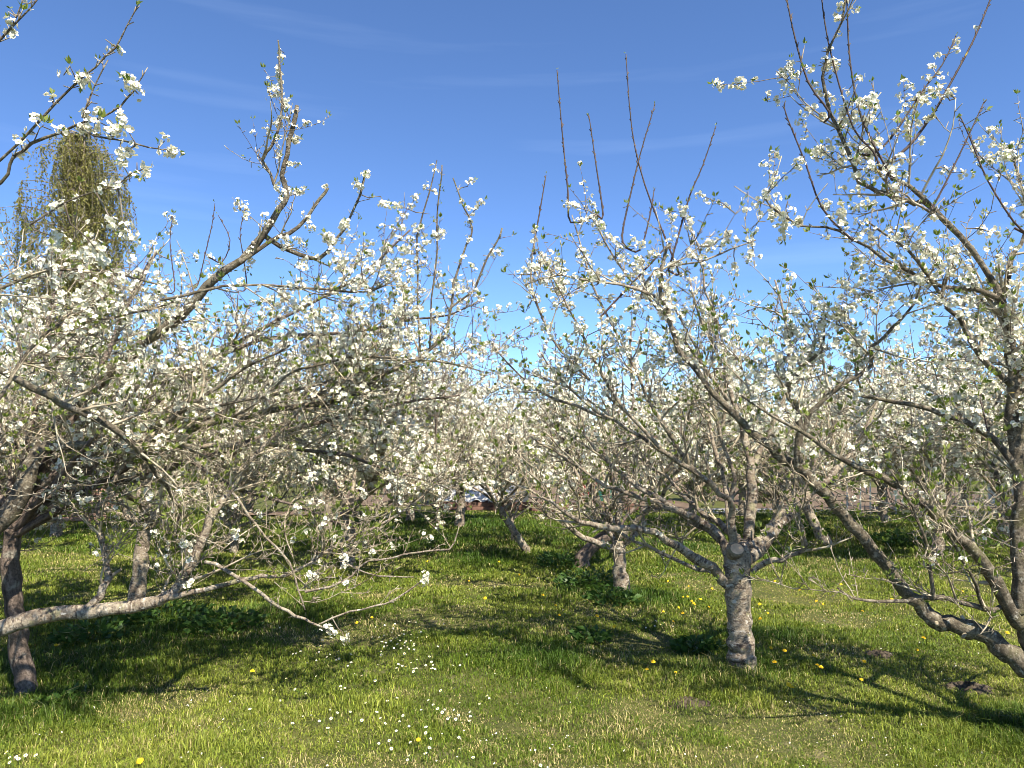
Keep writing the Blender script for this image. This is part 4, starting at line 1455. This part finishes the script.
# white tub, red trug, green compost bin
x, y, _ = P(523, 500, 21.0)
r_ = thing('bucket', 'small white bucket on the bed behind the pinkish trunk', 'bucket', (x, y, .02))
mb = MB()
mb.lathe((0, 0, 0), [(.0, .0), (.13, 0), (.165, .42), (.18, .42), (.18, .45), (.155, .45), (.125, .04), (0, .04)], 20, False)
link('body', mb.mesh('body', M['white'], True), r_)
mb = MB()
mb.tube([(.17 * math.cos(a), 0, .43 + .2 * math.sin(a)) for a in [math.pi * k / 10 for k in range(11)]], .008, 6)
link('handle', mb.mesh('handle', M['wire'], True), r_)

x, y, _ = P(585, 500, 20.8)
r_ = thing('trug', 'red plastic garden trug beside the arching dark trunk', 'trug', (x, y, .22))
r_.scale = (1.25, 1.25, 1.35)
mb = MB()
mb.lathe((0, 0, 0), [(0, 0), (.15, 0), (.19, .12), (.235, .34), (.25, .36), (.235, .365), (.18, .12), (.13, .03), (0, .03)], 24, False)
link('bowl', mb.mesh('bowl', M['red'], True), r_)
for sx in (-1, 1):
    mb = MB()
    mb.tube([(sx * (.22 + .06 * math.sin(a)), .11 * math.cos(a), .34 + .10 * math.sin(a)) for a in [math.pi * k / 8 for k in range(9)]], .016, 7)
    link('handle', mb.mesh('handle', M['red'], True), r_)
x2, y2 = x, y
mb = MB()
mb.box((0, 0, .10), (.7, .5, .20), bev=.01)
o = link('pallet_board', mb.mesh('pallet_board', M['grey_timber']), loc=(x2, y2, .018))
tag(o, 'low grey timber block under the red trug', 'board')

x, y, _ = P(605, 500, 23.0)
r_ = thing('compost_bin', 'dark green plastic compost bin behind the arching trunk', 'compost bin', (x, y, .016))
mb = MB()
mb.lathe((0, 0, 0), [(.42, 0), (.40, .25), (.385, .27), (.37, .52), (.355, .54), (.33, .80), (.30, .86)], 24, True)
link('body', mb.mesh('body', M['green_plastic'], True), r_)
mb = MB()
mb.lathe((0, 0, .86), [(.33, -.02), (.34, .02), (.25, .09), (.06, .12), (.06, .16)], 24, True)
link('lid', mb.mesh('lid', M['green_plastic'], True), r_)

# brick outbuilding with a clay roof, mostly hidden by the trees
x, y, _ = P(652, 450, 33)
r_ = thing('outbuilding', 'small brick outbuilding with a clay-tiled roof far behind the trees', 'outbuilding', (x, y, 0))
mb = MB()
mb.box((0, 0, .75), (2.4, 2.2, 1.5))
link('wall', mb.mesh('wall', M['brick']), r_)
mb = MB()
for s in (-1, 1):
    mb.box((0, s * .62, 1.83), (2.7, 1.5, .07), 0, -s * .55)
link('roof', mb.mesh('roof', M['tiles']), r_)
mb = MB()
mb.box((-.5, -1.115, .68), (.75, .05, 1.3), bev=.01)
d_ = link('door', mb.mesh('door', M['dark']), r_)
mb = MB()
mb.box((-.22, -1.155, .68), (.03, .04, .12), bev=.008)
link('handle', mb.mesh('handle', M['wire']), d_)

# pale green shed at the right edge
x, y, _ = P(1030, 450, 21.5)
r_ = thing('garden_shed', 'pale green timber shed at the right edge behind the upright trunk', 'shed', (x, y, 0))
mb = MB()
for k in range(9):
    for sy in (-1, 1):
        mb.box((0, sy * .75, .12 + k * .12), (1.5, .03, .115), 0, sy * .08)
    for sx in (-1, 1):
        mb.box((sx * .765, 0, .12 + k * .12), (.03, 1.46, .115))
link('wall', mb.mesh('wall', M['pale_green']), r_)
mb = MB()
for s in (-1, 1):
    mb.box((s * .42, 0, 1.34), (.98, 1.8, .05), 0, 0)
link('roof', mb.mesh('roof', M['dark']), r_)
mb = MB()
mb.box((.1, -.79, .62), (.6, .04, 1.1), bev=.01)
d_ = link('door', mb.mesh('door', M['pale_green']), r_)
mb = MB()
mb.box((.32, -.825, .62), (.03, .03, .12), bev=.006)
link('handle', mb.mesh('handle', M['wire']), d_)

# brick wall stub at the left
x, y, _ = P(70, 450, 17.5)
r_ = tag(link('brick_wall', None, loc=(x, y, 0)), 'low weathered brick wall beyond the left branches', 'wall')
mb = MB()
for k in range(8):
    for j in range(7):
        mb.box((-.9 + j * .29 + (k % 2) * .12 + rp.uniform(-.012, .012), rp.uniform(-.015, .015), .06 + k * .093), (.27, .2, .075), rp.uniform(-.03, .03), bev=.008)
link('brick_courses', mb.mesh('brick_courses', simple('old_brick', (.36, .22, .16), .95, .35, 5)), r_)

# pale plant stakes in the soil at right
for i, (px, dd, h) in enumerate(((858, 19.0, .75), (868, 19.3, .8), (893, 19.2, .6), (918, 18.6, .85), (845, 20.0, .7))):
    x, y, _ = P(px, 450, dd)
    mb = MB()
    mb.tube([(0, 0, -.05), (.01, 0, h * .5), (.03, .01, h)], [.022, .02, .014], 7)
    o = link('plant_stake', mb.mesh('plant_stake', M['white'], True), loc=(x, y, .01))
    tag(o, 'thin pale stake standing in the brown soil at right', 'stake', 'pale stakes in the soil plot')

# wire mesh fence panel
x, y, _ = P(975, 450, 18.0)
r_ = thing('wire_fence', 'low wire mesh panel along the soil left of the pale green shed', 'fence', (x, y, 0))
mb = MB()
for k in range(26):
    mb.tube([(-1.2 + k * .096, 0, .05), (-1.2 + k * .096, 0, .82)], .004, 4)
for k in range(7):
    mb.tube([(-1.2, .004, .06 + k * .125), (1.2, .004, .06 + k * .125)], .004, 4)
link('mesh_panel', mb.mesh('mesh_panel', M['wire']), r_)
for sx in (-1.22, 1.22):
    mb = MB()
    mb.tube([(sx, .02, -.05), (sx, .02, .95)], .03, 8)
    link('post', mb.mesh('post', M['grey_timber'], True), r_)


# ------------------------------------------------------------------ hedge, far trees
def bush(seed, h, w, tone0, tone1, n=9000):
    rg = np.random.default_rng(seed)
    rr = random.Random(seed)
    tubes, lv = [], []
    t = Plum(seed, .5, 0, 0, 2.2)
    for k in range(26):
        a = rr.uniform(0, 6.28)
        e = (math.cos(a) * w * .5 * rr.uniform(.2, 1), math.sin(a) * w * .35 * rr.uniform(.2, 1), h * rr.uniform(.6, 1.02))
        s = (e[0] * .25, e[1] * .25, 0)
        pts = [tuple(s[c] + (e[c] - s[c]) * f + (rr.gauss(0, .1) if 0 < f < 1 else 0) for c in range(3)) for f in (0, .3, .6, .85, 1)]
        tubes.append((pts, [.045, .03, .02, .012, .006], 4, .8))
        for _ in range(12):
            i = rr.randrange(1, 4)
            d = vnorm(vadd(t.rdir(), (0, 0, .7)))
            tubes.append((t.path(pts[i], d, rr.uniform(.4, 1.1), .25, .15, .03), None, 3, .7))
    tubes = [(p, r_ if r_ else [.012 * (1 - .7 * i / (len(p) - 1)) for i in range(len(p))], s, o) for p, r_, s, o in tubes]
    twig_pts = [p for t_ in tubes for p in t_[0][1:]]
    for _ in range(n):
        p = rr.choice(twig_pts)
        q = vadd(p, t.rdir(), abs(rr.gauss(0, .16)))
        d = t.rdir()
        cl = .5 + .5 * math.sin(q[0] * 2.3 + seed) * math.sin(q[2] * 2.9 + q[1])
        lv.append((q[0], q[1], max(.05, q[2]), d[0], d[1], d[2], rr.uniform(.05, .11), tone0 + (tone1 - tone0) * min(1, max(0, cl + rr.gauss(0, .2)))))
    return tubes, lv, rg


def bush_obj(name, label, cat, parts, loc, group=None):
    tubes, lv, rg = parts
    r_ = thing(name, label, cat, loc, group)
    v, l, s, t, tone, _ = build_tubes(tubes)
    link('stems', mesh_np('stems', v, l, s, t, M['twig'], {'tone': tone}, True), r_)
    v, l, s, t, tip = build_leaves(lv, rg)
    link('foliage', mesh_np('foliage', v, l, s, t, M['hedge_leaf'], {'tip': tip}), r_)
    return r_


kinds = [bush(201, 3.3, 4.2, 0.0, .55), bush(202, 3.9, 4.6, .25, .9), bush(203, 2.9, 4.4, .0, .4)]
firsts = {}
rh = random.Random(14)
HG = 'bare-twigged bushes of the far hedge'
HL = 'tall twiggy bush in the brown and green hedge behind the allotment'
for i in range(17):
    k = i % 3
    x = -27 + i * 3.4 + rh.uniform(-.5, .5)
    y = 38 + rh.uniform(-1.5, 1.5)
    if k not in firsts:
        o = firsts[k] = bush_obj('hedge_bush', HL, 'bush', kinds[k], (0, 0, 0), HG)
    else:
        o = copy_tree(firsts[k])
    o.location = (x, y, -.02)
    o.rotation_euler = (0, 0, rh.choice((0, math.pi)) + rh.uniform(-.4, .4))
    s_ = rh.uniform(.9, 1.15)
    o.scale = (s_, s_, s_ * rh.uniform(.85, 1.05))

# low green shrubs growing in the long grass between the rows
for i, (px, dd, h, lab) in enumerate(((762, 23.5, 1.0, 'low green shrub behind the pale path strip'),
                                      (440, 23.0, 1.1, 'low green shrub left of the cold frame'),
                                      (700, 24.5, 1.2, 'low brown-green shrub behind the stout pale tree'))):
    x, y, _ = P(px, 450, dd)
    o = bush_obj('shrub', lab, 'shrub', bush(220 + i, h, 1.5, .62, 1.0, 2500), (x, y, 0))


# weeping birch
def birch():
    rr = random.Random(77)
    t = Plum(77)
    x, y, _ = P(64, 450, 30)
    H = 15.0
    trunk = [(0, 0, -.1), (.1, 0, 2), (.0, .1, 5), (.15, 0, 8), (.05, .05, 11), (.2, 0, 13.6), (.15, .05, H)]
    r_ = thing('birch_tree', 'tall weeping birch with hanging olive foliage behind the orchard at left', 'tree', (x, y, 0))
    p, r0 = catmull(trunk, [.22, .19, .15, .11, .07, .035, .012], 4)
    tubes = [(p, r0, 9, 1.0)]
    tw, lv = [], []
    for k in range(150):
        z = rr.uniform(5.0, H - .2)
        f = (H - z) / H
        a = rr.uniform(0, 6.28)
        L = rr.uniform(.6, 1.0) * min(2.7, 1.0 + 5.0 * f) * min(1.0, .3 + (H - z) / 2.6)
        n = len(p)
        i = min(range(n), key=lambda j: abs(p[j][2] - z))
        s = p[i]
        up = rr.uniform(.3, .9)
        pts = [s]
        for j in range(1, 6):
            u = j / 5
            pts.append((s[0] + math.cos(a) * L * u + rr.gauss(0, .04), s[1] + math.sin(a) * L * u + rr.gauss(0, .04), s[2] + up * L * (u - .75 * u * u)))
        tubes.append((pts, [.035 * (1 - .15 * j) for j in range(6)], 5, 1.0))
        for _ in range(9):
            q = pts[rr.randrange(1, 6)]
            hl = rr.uniform(.8, 3.4)
            o = (rr.gauss(0, .2), rr.gauss(0, .2), 0)
            st = [(q[0] + o[0] * min(1, j / 3) + rr.gauss(0, .02), q[1] + o[1] * min(1, j / 3) + rr.gauss(0, .02), q[2] + .12 * math.sin(j * .8) * (j < 3) - hl * (j / 7) ** 1.3) for j in range(8)]
            tw.append((st, [.008 - .0007 * j for j in range(8)], 3, .4))
            for _ in range(int(hl * 26)):
                u = rr.uniform(.6, 7)
                j = min(6, int(u))
                g_ = u - j
                c = tuple(st[j][e] * (1 - g_) + st[j + 1][e] * g_ + rr.gauss(0, .03) for e in range(3))
                d = vnorm(vadd(t.rdir(), (0, 0, -1.2)))
                lv.append((c[0], c[1], c[2], d[0], d[1], d[2], rr.uniform(.06, .12), rr.random()))
    v, l, s, q, tone, lc = build_tubes(tubes)
    link('trunk', mesh_np('trunk', v, l, s, q, M['bark'], {'along': lc}, True), r_)
    v, l, s, q, tone, _ = build_tubes(tw)
    link('hanging_twigs', mesh_np('hanging_twigs', v, l, s, q, M['twig'], {'tone': tone}, True), r_)
    v, l, s, q, tip = build_leaves(lv, np.random.default_rng(7))
    link('crown', mesh_np('crown', v, l, s, q, M['birch_leaf'], {'tip': tip}), r_)


birch()
# ------------------------------------------------------------------ weeds, molehill, dandelions, daisies
def weed_mesh(seed, n, r, h, size):
    rr = random.Random(seed)
    lv = []
    t = Plum(seed)
    for _ in range(n):
        a, q = rr.uniform(0, 6.28), r * math.sqrt(rr.random())
        z = h * rr.uniform(.15, 1) * (1 - .6 * (q / r) ** 2)
        d = vnorm((math.cos(a) * .8 + rr.gauss(0, .4), math.sin(a) * .8 + rr.gauss(0, .4), rr.uniform(-.1, .7)))
        lv.append((q * math.cos(a), q * math.sin(a), z, d[0], d[1], d[2], size * rr.uniform(.6, 1.3), rr.random()))
    v, l, s, q, tip = build_leaves(lv, np.random.default_rng(seed), .28)
    st = []
    for k in range(n // 4):
        c = lv[k * 4]
        st.append(([(c[0] * .6, c[1] * .6, -.02), (c[0] * .85, c[1] * .85, c[2] * .5), (c[0], c[1], c[2])], [.004, .003, .002], 3, .5))
    v2, l2, s2, q2, _, _ = build_tubes(st)
    return (mesh_np('leaves', v, l, s, q, M['weed'], {'tip': tip}),
            mesh_np('stems', v2, l2, s2, q2, M['weed'], {'tip': np.full(len(v2), .4)}))


for i, (px, py, r, h, lab) in enumerate((
        (590, 590, .38, .26, 'dark nettle clump left of the stocky dark-footed trunk'),
        (612, 604, .26, .16, 'leafy dark weed clump in front of the stocky dark-footed trunk'),
        (165, 622, .42, .20, 'broad dark weed clump under the thick low limb at left'),
        (225, 628, .34, .16, 'dark weed clump right of the end of the low limb at left'),
        (95, 640, .30, .15, 'dark leafy weed clump beside the furrowed leaning trunk'),
        (800, 536, .5, .3, 'green weed clump left of the leaning pale trunk'),
        (700, 652, .18, .10, 'small leafy weed clump left of the stout pale trunk'),
        (905, 545, .5, .28, 'weed clump left of the straight grey trunk at right'),
        (560, 566, .3, .2, 'low dark weed clump at the foot of the arching trunk'),
        (60, 705, .13, .07, 'small broad-leaved weed right of the foot of the furrowed trunk'),
        (590, 640, .14, .07, 'small weed clump in front of the branching shadow'))):
    p = G(px, py)
    a, b = weed_mesh(300 + i, int(260 * r / .3), r, h, .075)
    o = thing('weed_clump', lab, 'weeds', p, 'leafy weed clumps in the grass')
    link('leaves', a, o)
    link('stems', b, o)

# crumbled molehills
for i, (px, py, s, lab) in enumerate(((968, 690, .16, 'small crumbled earth mound on dry grass below the right limb'),
                                      (880, 655, .12, 'low earth mound in the grass under the slanting limb'),
                                      (690, 704, .13, 'low dark earth mound in front of the stout pale trunk'))):
    c = G(px, py)
    rr = random.Random(400 + i)
    mb = MB()
    n, m = 26, 9
    for j in range(m):
        for k in range(n):
            def pt(jj, kk):
                kk %= n
                q = jj / m
                a = kk * 6.283 / n
                w = 1 + .18 * math.sin(3 * a + i) + .1 * math.sin(7 * a)
                z = s * .34 * (1 - q * q) * (1 + .35 * math.sin(jj * 2.3 + kk * 1.7) * math.sin(kk * 2.9)) - .012
                return (math.cos(a) * s * 1.3 * q * w, math.sin(a) * s * .85 * q * w, z)
            mb.poly([pt(j, k), pt(j + 1, k), pt(j + 1, k + 1), pt(j, k + 1)])
    o = link('earth_mound', mb.mesh('earth_mound', simple('crumbly_earth', (.072, .056, .038), 1.0, .6, 50), True), loc=c)
    tag(o, lab, 'molehill', 'earth mounds in the grass')


def flower_mats():
    a = simple('dandelion_yellow', (.78, .52, .02), .7, .12, 60)
    b = simple('flower_stem', (.10, .17, .04), .7, .2, 30)
    c = simple('daisy_white', (.82, .82, .80), .7, .04, 60)
    return a, b, c


MY, MS, MW = flower_mats()


def ray_disc(mb, c, r, n, layers, lift):
    for L in range(layers):
        rl = r * (1 - L / (layers + .4))
        for k in range(n):
            a = (k + .5 * L) * 6.283 / n
            u = (math.cos(a), math.sin(a))
            w = (-u[1], u[0])
            hw = rl * 2.2 / n
            z0, z1 = c[2] + .0026 * L, c[2] + (lift * .3 if layers == 1 else .0042 * L - .003)
            mb.poly([(c[0], c[1], z0), (c[0] + u[0] * rl * .7 + w[0] * hw, c[1] + u[1] * rl * .7 + w[1] * hw, z1),
                     (c[0] + u[0] * rl, c[1] + u[1] * rl, z1 + .001), (c[0] + u[0] * rl * .7 - w[0] * hw, c[1] + u[1] * rl * .7 - w[1] * hw, z1)])


def flower(kind):
    r, h, n, lay, mat = (.019, .075, 16, 4, MY) if kind == 'dandelion' else (.0105, .045, 12, 1, MW)
    mb = MB()
    ray_disc(mb, (0, 0, h), r, n, lay, .006)
    head = mb.mesh('flower_head', mat)
    mb = MB()
    mb.tube([(0, 0, -.01), (.004, .002, h * .5), (0, 0, h - .002)], .0022, 5)
    if kind == 'daisy':
        pass
    stem = mb.mesh('stem', MS)
    eye = None
    if kind == 'daisy':
        mb = MB()
        mb.lathe((0, 0, h), [(.0048, 0), (.0045, .003), (.002, .0045)], 8, True)
        eye = mb.mesh('centre', MY)
    return head, stem, eye


rf = random.Random(31)


def plant_flower(kind, meshes, p, label, group):
    h_, s_, e_ = meshes
    o = thing(kind, label, kind, p, group)
    hd = link('flower_head', h_, o)
    link('stem', s_, o)
    if e_:
        link('centre', e_, hd)
    o.rotation_euler = (rf.uniform(.1, .75), rf.uniform(-.3, .3), rf.uniform(-.9, .9))
    k = rf.uniform(.7, 1.1)
    o.scale = (k, k, k)
    return o


DM = flower('dandelion')
NEAR_TRUNK = [(685, 597), (684, 615), (691, 602), (686, 597), (700, 599), (692, 605), (672, 622), (615, 627), (646, 671), (653, 666), (669, 673), (701, 598), (678, 606), (706, 606), (710, 588), (664, 612)]
RIGHT = [(769, 649), (783, 654), (777, 666), (783, 688), (794, 691), (822, 671), (861, 682), (810, 657), (861, 663), (923, 642), (914, 650), (998, 637), (1004, 634), (815, 668)]
BACKR = [(761, 604), (818, 602), (763, 619), (822, 603), (770, 612), (842, 585), (884, 572), (800, 590), (730, 577), (775, 580), (700, 566), (860, 612), (668, 580), (720, 572), (690, 585), (890, 600), (960, 590)]
MID = [(488, 598), (542, 596), (557, 617), (592, 617), (418, 742), (359, 622), (372, 618), (470, 580), (520, 575), (500, 560), (556, 607), (430, 560)]
LEFT = [(55, 648), (251, 676), (142, 764), (108, 605)]
DG = 'dandelions in the orchard grass'
for pts, lab in ((NEAR_TRUNK, 'yellow dandelion in the grass just left of the stout pale trunk'),
                 (RIGHT, 'yellow dandelion in the grass right of the foot of the stout pale trunk'),
                 (BACKR, 'yellow dandelion in the grass behind the stout pale trunk'),
                 (MID, 'yellow dandelion in the open grass in the middle of the lawn')):
    for px, py in pts:
        plant_flower('dandelion', DM, G(px + rf.uniform(-2, 2), py + 5), lab, DG + ' - ' + lab[31:])
for (px, py), lab in zip(LEFT, ('yellow dandelion beside the furrowed leaning trunk', 'single yellow dandelion in open grass below the left branches',
                                'yellow dandelion at the bottom edge of the lawn at left', 'yellow dandelion behind the thick low limb')):
    plant_flower('dandelion', DM, G(px, py + 5), lab, 'dandelions on the left of the lawn')

DZ = flower('daisy')
for (cx, cy, sx, sy, n, lab) in (
        (404, 640, 17, 9, 46, 'white daisy in the dense patch right of the lowest blossom spray'),
        (418, 668, 24, 5, 18, 'white daisy in the thin row below the dense daisy patch'),
        (410, 716, 42, 14, 34, 'white daisy in the loose patch near the bottom of the lawn'),
        (330, 690, 60, 30, 24, 'white daisy scattered in the grass at lower left of the lawn'),
        (22, 755, 14, 4, 7, 'white daisy in the small group in the bottom left corner'),
        (450, 752, 60, 10, 12, 'white daisy at the bottom edge of the lawn'),
        (650, 622, 12, 4, 6, 'white daisy near the branching shadow left of the stout trunk'),
        (335, 652, 25, 5, 10, 'white daisy under the lowest blossom spray')):
    for _ in range(n):
        px, py = cx + rf.gauss(0, sx * .9), min(766, cy + rf.gauss(0, sy * .9))
        plant_flower('daisy', DZ, G(px, py + 5), lab, 'daisies: ' + lab[6:])
